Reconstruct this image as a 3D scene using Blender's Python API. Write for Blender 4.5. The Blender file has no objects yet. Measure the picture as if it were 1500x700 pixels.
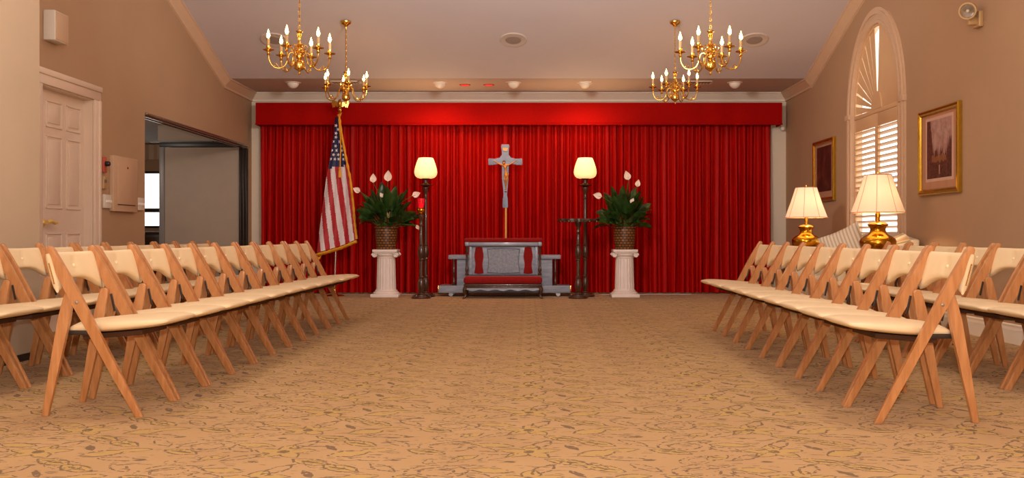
import bpy, bmesh, math, random
from mathutils import Vector, Matrix
random.seed(7)
PI = math.pi
scene = bpy.context.scene
col = scene.collection
R = math.radians

# ------------------------------------------------------------------ camera
CAM_H = 0.836
F = 1430.0
cam_d = bpy.data.cameras.new('camera')
cam = bpy.data.objects.new('camera', cam_d)
col.objects.link(cam)
cam.location = (0, 0, CAM_H)
cam.rotation_euler = (PI / 2, 0, 0)
cam_d.sensor_width = 36
cam_d.lens = F / 1500 * 36
cam_d.shift_x = -25 / 1500
cam_d.shift_y = -4.7 / 1500
cam_d.clip_end = 200
scene.camera = cam

def PX(px, d): return (px - 775) * d / F          # metres to the right for a photo column at depth d
def PZ(py, d): return CAM_H + (345.3 - py) * d / F  # height for a photo row at depth d

# ------------------------------------------------------------------ materials
def srgb(r, g, b):
    def f(c):
        c /= 255.0
        return c / 12.92 if c <= 0.04045 else ((c + 0.055) / 1.055) ** 2.4
    return (f(r), f(g), f(b), 1.0)

class NT:
    def __init__(s, name):
        s.m = bpy.data.materials.new(name); s.m.use_nodes = True
        s.t = s.m.node_tree; s.n = s.t.nodes; s.l = s.t.links
        s.b = s.n['Principled BSDF']; s.out = s.n['Material Output']
    def new(s, typ, **kw):
        n = s.n.new(typ)
        for k, v in kw.items(): setattr(n, k, v)
        return n
    def link(s, a, b): s.l.new(a, b)
    def math(s, op, a, b=None, clamp=False):
        n = s.new('ShaderNodeMath', operation=op, use_clamp=clamp)
        for i, v in enumerate((a, b)):
            if v is None: continue
            if isinstance(v, (int, float)): n.inputs[i].default_value = v
            else: s.link(v, n.inputs[i])
        return n.outputs[0]
    def ramp(s, fac, stops, interp='LINEAR'):
        r = s.new('ShaderNodeValToRGB'); r.color_ramp.interpolation = interp
        e = r.color_ramp.elements
        while len(e) < len(stops): e.new(0.5)
        for el, (p, c) in zip(e, stops): el.position = p; el.color = c
        s.link(fac, r.inputs['Fac']); return r.outputs['Color']
    def mix(s, fac, a, b, blend='MIX'):
        n = s.new('ShaderNodeMix', data_type='RGBA', blend_type=blend)
        for sock, v in ((n.inputs[0], fac), (n.inputs[6], a), (n.inputs[7], b)):
            if isinstance(v, (int, float)): sock.default_value = v
            elif isinstance(v, tuple): sock.default_value = v
            else: s.link(v, sock)
        return n.outputs[2]
    def coords(s, kind='Object', scale=None, rot=None, loc=None):
        tc = s.new('ShaderNodeTexCoord'); o = tc.outputs[kind]
        if scale or rot or loc:
            mp = s.new('ShaderNodeMapping')
            if scale: mp.inputs['Scale'].default_value = scale
            if rot: mp.inputs['Rotation'].default_value = rot
            if loc: mp.inputs['Location'].default_value = loc
            s.link(o, mp.inputs['Vector']); o = mp.outputs['Vector']
        return o
    def noise(s, vec, scale, detail=3, rough=0.5):
        n = s.new('ShaderNodeTexNoise'); n.inputs['Scale'].default_value = scale
        n.inputs['Detail'].default_value = detail; n.inputs['Roughness'].default_value = rough
        if vec is not None: s.link(vec, n.inputs['Vector'])
        return n.outputs['Fac']
    def bump(s, h, strength=0.2, dist=0.01):
        b = s.new('ShaderNodeBump'); b.inputs['Strength'].default_value = strength
        b.inputs['Distance'].default_value = dist
        s.link(h, b.inputs['Height']); s.link(b.outputs['Normal'], s.b.inputs['Normal'])
    def set(s, color=None, rough=0.5, metal=0.0, spec=0.5, sheen=0, coat=0):
        if color is not None:
            if isinstance(color, tuple): s.b.inputs['Base Color'].default_value = color
            else: s.link(color, s.b.inputs['Base Color'])
        s.b.inputs['Roughness'].default_value = rough
        s.b.inputs['Metallic'].default_value = metal
        s.b.inputs['Specular IOR Level'].default_value = spec
        s.b.inputs['Sheen Weight'].default_value = sheen
        s.b.inputs['Coat Weight'].default_value = coat
        return s

M = {}
def plain(name, rgb, rough=0.5, metal=0.0, spec=0.5, var=0.06, vscale=6, bump=0, **kw):
    t = NT(name)
    c = srgb(*rgb)
    n = t.noise(t.coords('Object'), vscale, 3)
    lo = tuple(x * (1 - var) for x in c[:3]) + (1,)
    hi = tuple(min(1, x * (1 + var)) for x in c[:3]) + (1,)
    t.set(t.ramp(n, [(0.3, lo), (0.7, hi)]), rough, metal, spec, **kw)
    if bump:
        t.bump(t.noise(t.coords('Object'), 350, 2), bump, 0.002)
    M[name] = t.m
    return t.m

def wood(name, dark, light, scale=(14, 14, 1.6), rough=0.35, coat=0.25, spec=0.5):
    t = NT(name)
    v = t.coords('Object', scale=scale)
    n = t.noise(v, 3.2, 5, 0.6)
    v2 = t.coords('Object', scale=(scale[0] * 5, scale[1] * 5, scale[2] * 1.5))
    n2 = t.noise(v2, 5, 3, 0.6)
    c = t.ramp(n, [(0.3, srgb(*dark)), (0.68, srgb(*light))])
    c = t.mix(t.math('MULTIPLY', n2, 0.28), c, srgb(*dark))
    t.set(c, rough, 0, spec, coat=coat)
    M[name] = t.m
    return t.m

plain('wall_paint', (182, 148, 116), 0.75, spec=0.25, var=0.03, vscale=1.5, bump=0.08)
plain('wall_pale', (194, 170, 143), 0.75, spec=0.25, var=0.03, vscale=1.5, bump=0.08)
plain('wall_cream', (222, 208, 188), 0.75, spec=0.25, var=0.03, vscale=1.5)
plain('ceiling_paint', (210, 200, 202), 0.8, spec=0.2, var=0.02, vscale=1.2)
plain('trim_paint', (238, 224, 204), 0.4, spec=0.4, var=0.02)
plain('door_paint', (226, 202, 180), 0.35, spec=0.45, var=0.02)
plain('white_plastic', (225, 215, 200), 0.4, var=0.02)
plain('tan_plastic', (205, 170, 138), 0.5, var=0.02)
plain('panel_grey', (158, 140, 124), 0.7, var=0.03)
plain('frame_grey', (120, 114, 112), 0.4, var=0.03)
plain('dark_track', (48, 36, 30), 0.3, metal=0.4, var=0.1)
plain('chrome_track', (150, 140, 125), 0.25, metal=0.8, var=0.05)
plain('black_base', (40, 36, 34), 0.5)
plain('leather', (236, 210, 168), 0.42, spec=0.4, var=0.03, vscale=9, bump=0.1)
plain('apron_wood', (74, 46, 30), 0.7, spec=0.15, var=0.2)
plain('dark_metal', (70, 62, 58), 0.35, metal=0.7)
plain('steel', (190, 185, 178), 0.25, metal=0.9)
plain('brass', (236, 190, 96), 0.18, metal=1.0, var=0.12, vscale=20)
plain('brass_deep', (196, 140, 40), 0.2, metal=1.0, var=0.12, vscale=12)
plain('rod_gold', (240, 200, 110), 0.35, metal=0.35, var=0.05)
plain('gold_frame', (204, 162, 58), 0.22, metal=0.9, var=0.1, vscale=20)
plain('gold_fringe', (240, 160, 30), 0.7, var=0.25, vscale=160)
plain('candle', (196, 164, 116), 0.5, var=0.02)
plain('plaster', (236, 222, 214), 0.55, var=0.03)
plain('flower_white', (250, 226, 208), 0.5, var=0.04)
plain('stem_green', (74, 100, 40), 0.5, var=0.1)
plain('flag_red', (178, 30, 40), 0.6, var=0.1, vscale=14)
plain('flag_white', (226, 212, 214), 0.6, var=0.06, vscale=14)
plain('flag_blue', (34, 38, 84), 0.6, var=0.1, vscale=14)
plain('cross_flash_glare', (134, 148, 176), 0.45, spec=0.5, var=0.1, vscale=25)  # bluish grey flash reflection on the cross, put into its base colour
plain('corpus_gold', (206, 136, 62), 0.4, metal=0.35, var=0.25, vscale=30)
plain('corpus_dark', (80, 48, 30), 0.5, var=0.2)
plain('red_velvet', (136, 12, 10), 0.8, spec=0.2, sheen=0.12, var=0.12, vscale=40)
plain('mat_board', (202, 152, 118), 0.8, var=0.02)
plain('print_border', (226, 192, 170), 0.8, var=0.02)
plain('cord_white', (215, 200, 190), 0.5)
plain('grille', (158, 142, 132), 0.7, var=0.03)
plain('speaker_ring', (205, 190, 180), 0.6, var=0.02)
plain('caster', (150, 150, 155), 0.3, metal=0.6)
plain('fixture_white', (238, 226, 214), 0.35, var=0.01)
plain('beige_metal', (196, 160, 112), 0.4, metal=0.2, var=0.04)
plain('black_plastic', (30, 24, 24), 0.4)
plain('red_plastic', (190, 90, 70), 0.4)
plain('soil', (50, 36, 24), 0.9, var=0.3, vscale=60)
plain('shutter_paint', (220, 180, 136), 0.45, var=0.02)
wood('chair_wood', (172, 112, 66), (206, 146, 94), rough=0.3, coat=0.35)
wood('dark_wood', (44, 24, 16), (88, 54, 34), rough=0.3, coat=0.4)
wood('flash_glare_wood', (128, 134, 150), (164, 170, 186), scale=(1.5, 12, 9), rough=0.35)  # dark glossy wood, coloured grey to carry the flash glare
wood('carved_flash_glare', (100, 105, 118), (148, 154, 168), scale=(12, 12, 10), rough=0.45)  # carved panel, its grey likewise holds the flash glare
wood('table_wood', (70, 38, 22), (118, 70, 42), scale=(3, 12, 12))

# curtain: deep red satin
t = NT('curtain_red')
n = t.noise(t.coords('Object', scale=(40, 40, 1.2)), 2.0, 3)
t.set(t.ramp(n, [(0.3, srgb(146, 6, 3)), (0.7, srgb(190, 13, 6))]), 0.5, 0, 0.10)
M['curtain_red'] = t.m
plain('pelmet_red', (168, 12, 8), 0.8, var=0.06, vscale=30, spec=0.06)

# striped upholstery
t = NT('striped_fabric')
w = t.new('ShaderNodeTexWave', wave_type='BANDS', bands_direction='Y')
w.inputs['Scale'].default_value = 7.5; w.inputs['Distortion'].default_value = 0.0
t.link(t.coords('Object'), w.inputs['Vector'])
c = t.ramp(w.outputs['Fac'], [(0.0, srgb(232, 216, 186)), (0.45, srgb(230, 212, 180)), (0.55, srgb(160, 150, 122)),
                              (0.72, srgb(168, 156, 126)), (0.8, srgb(222, 202, 168)), (0.93, srgb(190, 150, 110))])
t.set(c, 0.7, sheen=0.2); M['striped_fabric'] = t.m
t = NT('pillow_fabric')
w = t.new('ShaderNodeTexWave', wave_type='BANDS', bands_direction='X')
w.inputs['Scale'].default_value = 9
t.link(t.coords('Object'), w.inputs['Vector'])
t.set(t.ramp(w.outputs['Fac'], [(0.35, srgb(240, 228, 206)), (0.6, srgb(228, 212, 186)), (0.8, srgb(206, 186, 158))]), 0.7)
M['pillow_fabric'] = t.m

# wicker
t = NT('wicker')
b_ = t.new('ShaderNodeTexBrick'); b_.offset = 0.5
b_.inputs['Scale'].default_value = 1.0
b_.inputs['Brick Width'].default_value = 0.05; b_.inputs['Row Height'].default_value = 0.035
b_.inputs['Mortar Size'].default_value = 0.006
b_.inputs['Color1'].default_value = srgb(150, 96, 48); b_.inputs['Color2'].default_value = srgb(122, 76, 36)
b_.inputs['Mortar'].default_value = srgb(44, 24, 12)
t.link(t.coords('UV'), b_.inputs['Vector'])
t.set(b_.outputs['Color'], 0.4, spec=0.5)
t.bump(b_.outputs['Fac'], -0.8, 0.008)
M['wicker'] = t.m

# leaves
t = NT('leaf_green')
n = t.noise(t.coords('Object'), 14, 3)
t.set(t.ramp(n, [(0.3, srgb(24, 44, 16)), (0.7, srgb(56, 86, 30))]), 0.32, spec=0.5)
M['leaf_green'] = t.m

# glowing things
def glow(name, rgb, strength, trans=None):
    t = NT(name)
    c = srgb(*rgb)
    t.b.inputs['Base Color'].default_value = c
    t.b.inputs['Roughness'].default_value = 0.4
    t.b.inputs['Emission Color'].default_value = c
    t.b.inputs['Emission Strength'].default_value = strength
    M[name] = t.m
glow('bulb_glow', (255, 186, 96), 45.0)
glow('votive_flame', (255, 150, 150), 2.0)
glow('red_lamp_glow', (255, 40, 44), 1.6)
def shade(name, rgb, trans, emi, emi_rgb):
    t = NT(name)
    d = t.new('ShaderNodeBsdfDiffuse'); d.inputs['Color'].default_value = srgb(*rgb)
    tr = t.new('ShaderNodeBsdfTranslucent'); tr.inputs['Color'].default_value = srgb(*rgb)
    mx = t.new('ShaderNodeMixShader'); mx.inputs[0].default_value = trans
    t.link(d.outputs[0], mx.inputs[1]); t.link(tr.outputs[0], mx.inputs[2])
    e = t.new('ShaderNodeEmission'); e.inputs['Color'].default_value = srgb(*emi_rgb); e.inputs['Strength'].default_value = emi
    ad = t.new('ShaderNodeAddShader'); t.link(mx.outputs[0], ad.inputs[0]); t.link(e.outputs[0], ad.inputs[1])
    t.link(ad.outputs[0], t.out.inputs['Surface'])
    M[name] = t.m
shade('glass_shade', (255, 240, 205), 0.03, 0.42, (255, 226, 150))
shade('cloth_shade', (250, 228, 200), 0.06, 0.20, (255, 215, 165))

def glass(name, rgb, gl=0.08, alpha_rgb=(255, 255, 255)):
    t = NT(name)
    tr = t.new('ShaderNodeBsdfTransparent'); tr.inputs['Color'].default_value = srgb(*alpha_rgb)
    g = t.new('ShaderNodeBsdfGlossy'); g.inputs['Color'].default_value = srgb(*rgb); g.inputs['Roughness'].default_value = 0.03
    mx = t.new('ShaderNodeMixShader'); mx.inputs[0].default_value = gl
    t.link(tr.outputs[0], mx.inputs[1]); t.link(g.outputs[0], mx.inputs[2])
    t.link(mx.outputs[0], t.out.inputs['Surface'])
    M[name] = t.m
glass('clear_glass', (255, 255, 255), 0.07)
t = NT('red_glass')
tr = t.new('ShaderNodeBsdfTransparent'); tr.inputs['Color'].default_value = srgb(235, 60, 80)
em = t.new('ShaderNodeEmission'); em.inputs['Color'].default_value = srgb(255, 40, 70); em.inputs['Strength'].default_value = 0.18
gl_ = t.new('ShaderNodeBsdfGlossy'); gl_.inputs['Roughness'].default_value = 0.05; gl_.inputs['Color'].default_value = srgb(255, 170, 170)
mx = t.new('ShaderNodeMixShader'); mx.inputs[0].default_value = 0.15
t.link(tr.outputs[0], mx.inputs[1]); t.link(gl_.outputs[0], mx.inputs[2])
ad = t.new('ShaderNodeAddShader'); t.link(mx.outputs[0], ad.inputs[0]); t.link(em.outputs[0], ad.inputs[1])
t.link(ad.outputs[0], t.out.inputs['Surface']); M['red_glass'] = t.m

# pictures (coordinates: Generated of the print mesh, long axis along Y, up Z)
t = NT('landscape_print')
g = t.coords('Generated'); sp = t.new('ShaderNodeSeparateXYZ'); t.link(g, sp.inputs[0])
u, v = sp.outputs['Y'], sp.outputs['Z']     # u grows away from the camera (to the left in view)
nz = t.noise(g, 7, 5, 0.6); nz2 = t.noise(g, 22, 4, 0.6)
sky = t.ramp(nz, [(0.35, srgb(170, 134, 122)), (0.7, srgb(206, 176, 166))])
edge = t.math('ABSOLUTE', t.math('SUBTRACT', u, 0.5))
fir = t.noise(t.coords('Generated', scale=(1, 9, 0.6)), 3.0, 4, 0.7)
tree_h = t.math('ADD', 0.36, t.math('MULTIPLY', t.math('SUBTRACT', fir, 0.42), 0.95))
left = t.math('ADD', t.math('MULTIPLY', t.math('SUBTRACT', u, 0.74, True), 5.0), t.math('MULTIPLY', t.math('SUBTRACT', 0.22, u, True), 1.3))
tree_h = t.math('ADD', tree_h, left)
istree = t.math('LESS_THAN', v, tree_h)
tree = t.ramp(nz2, [(0.35, srgb(44, 26, 24)), (0.7, srgb(112, 76, 60))])
c = t.mix(istree, sky, tree)
lawn = t.math('MULTIPLY', t.math('LESS_THAN', t.math('ABSOLUTE', t.math('SUBTRACT', t.math('ADD', v, t.math('MULTIPLY', t.math('SUBTRACT', nz, 0.5), 0.2)), 0.33)), 0.05), t.math('LESS_THAN', edge, 0.3))
c = t.mix(t.math('MULTIPLY', lawn, 0.75), c, srgb(156, 108, 66))
wx = t.math('LESS_THAN', t.math('ABSOLUTE', t.math('SUBTRACT', u, 0.48)), 0.025)
wy = t.math('LESS_THAN', t.math('ABSOLUTE', t.math('SUBTRACT', v, 0.14)), 0.08)
c = t.mix(t.math('MULTIPLY', t.math('MULTIPLY', wx, wy), nz2), c, srgb(220, 180, 160))
t.set(c, 0.6); M['landscape_print'] = t.m
t = NT('murky_print')
g = t.coords('Generated')
t.set(t.ramp(t.noise(g, 4, 5, 0.6), [(0.3, srgb(44, 22, 16)), (0.55, srgb(82, 42, 28)), (0.75, srgb(128, 74, 50))]), 0.6)
M['murky_print'] = t.m

# carpet: a repeating tile of leaf and flower outlines on tan pile
t = NT('carpet')
TX, TY = 0.95, 0.42
pos = t.coords('Object')
wn = t.new('ShaderNodeTexNoise'); wn.inputs['Scale'].default_value = 30; wn.inputs['Detail'].default_value = 2
t.link(pos, wn.inputs['Vector'])
vm = t.new('ShaderNodeVectorMath', operation='SUBTRACT'); t.link(wn.outputs['Color'], vm.inputs[0]); vm.inputs[1].default_value = (0.5, 0.5, 0.5)
vs = t.new('ShaderNodeVectorMath', operation='SCALE'); t.link(vm.outputs[0], vs.inputs[0]); vs.inputs['Scale'].default_value = 0.022
va = t.new('ShaderNodeVectorMath', operation='ADD'); t.link(pos, va.inputs[0]); t.link(vs.outputs[0], va.inputs[1])
sp = t.new('ShaderNodeSeparateXYZ'); t.link(va.outputs[0], sp.inputs[0])
def wrap(src, off, per):
    a = t.math('DIVIDE', t.math('ADD', src, off + 50 * per), per)
    return t.math('MULTIPLY', t.math('SUBTRACT', t.math('FRACT', a), 0.5), per)
def ell(cx, cy, a, b, rot, leaf=True):
    # wrapped so that the shape may cross the tile border; leaf: pointed at both ends
    x = wrap(sp.outputs['X'], -cx + TX / 2, TX); y = wrap(sp.outputs['Y'], -cy + TY / 2, TY)
    cb = t.new('ShaderNodeCombineXYZ'); t.link(x, cb.inputs[0]); t.link(y, cb.inputs[1])
    mp = t.new('ShaderNodeMapping'); mp.vector_type = 'TEXTURE'
    mp.inputs['Rotation'].default_value = (0, 0, R(rot)); mp.inputs['Scale'].default_value = (a, b, 1)
    t.link(cb.outputs[0], mp.inputs['Vector'])
    if leaf:
        s2 = t.new('ShaderNodeSeparateXYZ'); t.link(mp.outputs[0], s2.inputs[0])
        return t.math('ADD', t.math('ABSOLUTE', s2.outputs[1]), t.math('MULTIPLY', s2.outputs[0], s2.outputs[0]))
    ln = t.new('ShaderNodeVectorMath', operation='LENGTH'); t.link(mp.outputs[0], ln.inputs[0])
    return ln.outputs['Value']
def mins(lst):
    o = lst[0]
    for q in lst[1:]: o = t.math('MINIMUM', o, q)
    return o
petals = [ell(0.06 * math.cos(R(a)), 0.06 * math.sin(R(a)), 0.065, 0.034, a) for a in (15, 85, 165, 228, 305)]
golds = petals + [ell(-0.14, 0.12, 0.085, 0.036, -14), ell(0.26, -0.03, 0.085, 0.05, 30), ell(0.36, 0.03, 0.07, 0.032, 10),
                  ell(0.27, 0.15, 0.09, 0.040, -35), ell(-0.40, 0.0, 0.085, 0.040, -28), ell(0.14, -0.17, 0.09, 0.04, -30), ell(-0.24, -0.10, 0.06, 0.03, 40)]
darks = [ell(0.0, 0.0, 0.022, 0.026, 0, False), ell(0.17, 0.07, 0.06, 0.017, -62), ell(0.08, 0.20, 0.024, 0.012, 20), ell(-0.07, -0.17, 0.024, 0.013, -15),
         ell(-0.395, 0.0, 0.06, 0.010, -24), ell(0.14, -0.17, 0.06, 0.009, -26), ell(0.27, 0.15, 0.06, 0.008, -31), ell(0.45, -0.14, 0.026, 0.014, 10)]
lines = [ell(-0.30, 0.16, 0.11, 0.02, 22), ell(-0.18, 0.04, 0.07, 0.03, -35), ell(-0.12, -0.09, 0.10, 0.024, 40), ell(0.42, 0.16, 0.08, 0.026, -50), ell(0.05, 0.13, 0.08, 0.03, 62), ell(0.36, -0.12, 0.09, 0.03, -10)]
swirl = [ell(-0.33, 0.10, 0.11, 0.10, 15, False), ell(-0.32, -0.14, 0.085, 0.05, 40, False), ell(0.20, 0.2, 0.10, 0.05, -40, False)]
gd = mins(golds); dd = mins(darks); sd = mins(swirl); ld = mins(lines)
brk = t.noise(pos, 48, 2)
brk_on = t.math('GREATER_THAN', brk, 0.42)
brk2 = t.math('GREATER_THAN', brk, 0.5)
def ring(d, w): return t.math('LESS_THAN', t.math('ABSOLUTE', t.math('SUBTRACT', d, 1.0)), w)
gold_in = t.math('LESS_THAN', gd, 0.95)
outline = t.math('MULTIPLY', ring(gd, 0.14), brk_on)
ring2 = t.math('MULTIPLY', ring(sd, 0.06), brk2)
ring3 = t.math('MULTIPLY', ring(t.math('MULTIPLY', sd, 1.75), 0.10), brk2)
ring4 = t.math('MULTIPLY', ring(ld, 0.2), t.math('LESS_THAN', brk, 0.54))
dark = t.math('MAXIMUM', t.math('MAXIMUM', t.math('MULTIPLY', t.math('LESS_THAN', dd, 1.0), t.math('GREATER_THAN', brk, 0.36)), outline), t.math('MAXIMUM', t.math('MAXIMUM', ring2, ring4), ring3))
def dashes(rot, sc, lo):
    nn_ = t.noise(t.coords('Object', scale=sc, rot=(0, 0, R(rot))), 1.0, 2, 0.6)
    return t.math('GREATER_THAN', nn_, lo)
dash = t.math('MAXIMUM', dashes(25, (9, 34, 1), 0.655), t.math('MAXIMUM', dashes(-35, (8, 36, 1), 0.66), dashes(70, (10, 40, 1), 0.67)))
dark = t.math('MAXIMUM', dark, t.math('MULTIPLY', dash, 0.85))
base = t.ramp(t.noise(pos, 2.2, 4), [(0.3, srgb(180, 140, 88)), (0.7, srgb(190, 151, 98))])
gr = t.noise(pos, 420, 2)
base = t.mix(t.math('MULTIPLY', gr, 0.22), base, srgb(146, 100, 58))
gmask = t.ramp(t.noise(pos, 90, 2), [(0.35, (0.1, 0.1, 0.1, 1)), (0.6, (0.65, 0.65, 0.65, 1))])
c = t.mix(t.math('MULTIPLY', gold_in, gmask), base, srgb(186, 150, 56))
c = t.mix(t.math('MULTIPLY', dark, 0.80), c, srgb(92, 62, 26))
t.set(c, 0.95, spec=0.1, sheen=0.1)
t.bump(gr, 0.25, 0.004)
M['carpet'] = t.m

# ------------------------------------------------------------------ mesh building
class MB:
    """collects shapes and links them as ONE mesh object"""
    def __init__(s): s.bm = bmesh.new(); s.mi = 0
    def _tag(s, faces):
        for f in faces: f.material_index = s.mi
    def box(s, c, size, rot=None, bev=0.0, seg=2):
        r = bmesh.ops.create_cube(s.bm, size=1.0)
        vs = r['verts']
        bmesh.ops.scale(s.bm, vec=size, verts=vs)
        faces = {f for v in vs for f in v.link_faces}
        if bev > 0:
            edges = list({e for v in vs for e in v.link_edges})
            rb = bmesh.ops.bevel(s.bm, geom=edges, offset=min(bev, min(size) * 0.49), segments=seg, affect='EDGES', profile=0.5)
            vs = list({v for v in rb['verts']} | {v for v in vs if v.is_valid})
            vs = s._island(vs)
        if rot is not None: bmesh.ops.rotate(s.bm, cent=(0, 0, 0), matrix=rot, verts=vs)
        bmesh.ops.translate(s.bm, vec=c, verts=vs)
        s._tag({f for v in vs for f in v.link_faces})
        return vs
    def _island(s, vs):
        seen = set(vs); st = list(vs)
        while st:
            v = st.pop()
            for e in v.link_edges:
                o = e.other_vert(v)
                if o not in seen: seen.add(o); st.append(o)
        return list(seen)
    def raw(s, verts, faces):
        vv = [s.bm.verts.new(p) for p in verts]
        out = []
        for f in faces:
            try: out.append(s.bm.faces.new([vv[i] for i in f]))
            except ValueError: pass
        s._tag(out)
        return vv
    def prism(s, pts, h, frame, bev=0.0):
        """polygon (a,b) extruded by h along c, frame(a,b,c)->point"""
        n = len(pts)
        verts = [frame(a, b, 0) for a, b in pts] + [frame(a, b, h) for a, b in pts]
        faces = [list(range(n)), list(range(2 * n - 1, n - 1, -1))] + [[i, i + n, (i + 1) % n + n, (i + 1) % n] for i in range(n)]
        vv = s.raw(verts, faces)
        if bev:
            es = list({e for v in vv for e in v.link_edges})
            bmesh.ops.bevel(s.bm, geom=es, offset=bev, segments=2, affect='EDGES', profile=0.5)
        return vv
    def lathe(s, prof, c=(0, 0, 0), seg=24, mat=None, flute=0, uvw=False, cap=True):
        """profile of (r, z) turned about z"""
        c = Vector(c); rings = []; allv = []
        for (r, z) in prof:
            ring = []
            for i in range(seg):
                a = 2 * PI * i / seg
                p = Vector((r * math.cos(a), r * math.sin(a), z))
                if mat is not None: p = mat @ p
                ring.append(s.bm.verts.new(p + c))
            rings.append(ring); allv += ring
        fs = []
        uv = s.bm.loops.layers.uv.verify() if uvw else None
        for k in range(len(rings) - 1):
            for i in range(seg):
                j = (i + 1) % seg
                f = s.bm.faces.new([rings[k][i], rings[k][j], rings[k + 1][j], rings[k + 1][i]])
                fs.append(f)
                if uv:
                    for lp, (ii, kk) in zip(f.loops, ((i, k), (i + 1, k), (i + 1, k + 1), (i, k + 1))):
                        lp[uv].uv = (2 * PI * 0.14 * ii / seg, prof[kk][1])
        if cap:
            if prof[0][0] > 1e-5: fs.append(s.bm.faces.new(list(reversed(rings[0]))))
            if prof[-1][0] > 1e-5: fs.append(s.bm.faces.new(rings[-1]))
        s._tag(fs)
        return allv
    def tube(s, path, rad, seg=8, closed=False, flat=None):
        pts = [Vector(p) for p in path]; n = len(pts)
        rads = rad if isinstance(rad, (list, tuple)) else [rad] * n
        prev = None; rings = []
        for i in range(n):
            if closed: tg = pts[(i + 1) % n] - pts[i - 1]
            else: tg = pts[min(i + 1, n - 1)] - pts[max(i - 1, 0)]
            tg.normalize()
            if prev is None:
                up = Vector((0, 0, 1)) if abs(tg.z) < 0.9 else Vector((1, 0, 0))
                x = tg.cross(up).normalized()
            else:
                x = (prev - tg * prev.dot(tg))
                x = x.normalized() if x.length > 1e-6 else tg.orthogonal().normalized()
            y = tg.cross(x).normalized(); prev = x
            fl = flat or 1.0
            rings.append([s.bm.verts.new(pts[i] + (x * math.cos(2 * PI * k / seg) + y * math.sin(2 * PI * k / seg) * fl) * rads[i]) for k in range(seg)])
        fs = []
        for i in range(n if closed else n - 1):
            a, b = rings[i], rings[(i + 1) % n]
            for k in range(seg):
                fs.append(s.bm.faces.new([a[k], a[(k + 1) % seg], b[(k + 1) % seg], b[k]]))
        if not closed:
            fs.append(s.bm.faces.new(list(reversed(rings[0])))); fs.append(s.bm.faces.new(rings[-1]))
        s._tag(fs)
    def grid(s, nu, nv, fn, matfn=None, closed_u=False):
        vv = [[s.bm.verts.new(fn(i / nu, j / nv)) for j in range(nv + 1)] for i in range(nu if closed_u else nu + 1)]
        fs = []
        for i in range(nu):
            for j in range(nv):
                i2 = (i + 1) % nu if closed_u else i + 1
                f = s.bm.faces.new([vv[i][j], vv[i2][j], vv[i2][j + 1], vv[i][j + 1]])
                f.material_index = matfn((i + 0.5) / nu, (j + 0.5) / nv) if matfn else s.mi
        return vv
    def sphere(s, c, r, seg=16, rings=10, sc=(1, 1, 1)):
        res = bmesh.ops.create_uvsphere(s.bm, u_segments=seg, v_segments=rings, radius=r)
        bmesh.ops.scale(s.bm, vec=sc, verts=res['verts'])
        bmesh.ops.translate(s.bm, vec=c, verts=res['verts'])
        s._tag({f for v in res['verts'] for f in v.link_faces})
        return res['verts']
    def build(s, name, mats, parent=None, smooth=True, angle=35, fix=True):
        if fix: bmesh.ops.recalc_face_normals(s.bm, faces=s.bm.faces[:])
        me = bpy.data.meshes.new(name)
        s.bm.to_mesh(me); s.bm.free()
        for m in (mats if isinstance(mats, (list, tuple)) else [mats]): me.materials.append(M[m])
        if smooth and len(me.polygons):
            me.polygons.foreach_set('use_smooth', [True] * len(me.polygons))
            me.set_sharp_from_angle(angle=R(angle))
        o = bpy.data.objects.new(name, me)
        col.objects.link(o)
        if parent is not None: o.parent = parent
        return o

def tag(o, label=None, cat=None, group=None, kind=None):
    if label: o['label'] = label
    if cat: o['category'] = cat
    if group: o['group'] = group
    if kind: o['kind'] = kind
    return o
def empty(name, loc, label, cat, rz=0.0, group=None):
    o = bpy.data.objects.new(name, None); o.empty_display_size = 0.1
    col.objects.link(o); o.location = loc; o.rotation_euler = (0, 0, rz)
    return tag(o, label, cat, group)
kids = {}
def copy_tree(o, parent=None):
    c = o.copy(); col.objects.link(c)
    if parent is not None: c.parent = parent
    for ch in [x for x in o.children]: copy_tree(ch, c)
    return c
def struct(o, label, cat): return tag(o, label, cat, kind='structure')
def lerp(a, b, f): return a + (b - a) * f
def spline(pts, n=8):
    """Catmull-Rom through pts"""
    P = [Vector(p) for p in pts]; out = []
    for i in range(len(P) - 1):
        p0 = P[i - 1] if i else P[0] * 2 - P[1]; p1, p2 = P[i], P[i + 1]
        p3 = P[i + 2] if i + 2 < len(P) else P[-1] * 2 - P[-2]
        for k in range(n):
            f = k / n
            out.append(0.5 * ((2 * p1) + (p2 - p0) * f + (2 * p0 - 5 * p1 + 4 * p2 - p3) * f * f + (3 * p1 - p0 - 3 * p2 + p3) * f ** 3))
    out.append(P[-1]); return out

# ------------------------------------------------------------------ the room
XL, XR, YB, YN = -4.05, 3.75, 14.25, -2.0
ZC, YS, SL = 2.92, 12.94, 0.33          # flat strip height, where the slope starts, its pitch
YR = 5.5                                  # ridge
def zc(y):
    if y >= YS: return ZC
    if y >= YR: return ZC + SL * (YS - y)
    return ZC + SL * (YS - YR) - SL * (YR - y)
def wall_x(x0, x1, pieces, extra=None):
    """pieces: list of YZ polygons extruded from x0 to x1"""
    mb = MB()
    for poly in pieces: mb.prism(poly, x1 - x0, lambda a, b, c: (x0 + c, a, b))
    return mb

mb = MB(); mb.box((-0.19, 6.1, -0.05), (8.12, 16.5, 0.1))
struct(mb.build('floor', 'carpet', smooth=False), 'tan carpet patterned with gold and brown leaves and flowers', 'carpet')

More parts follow.
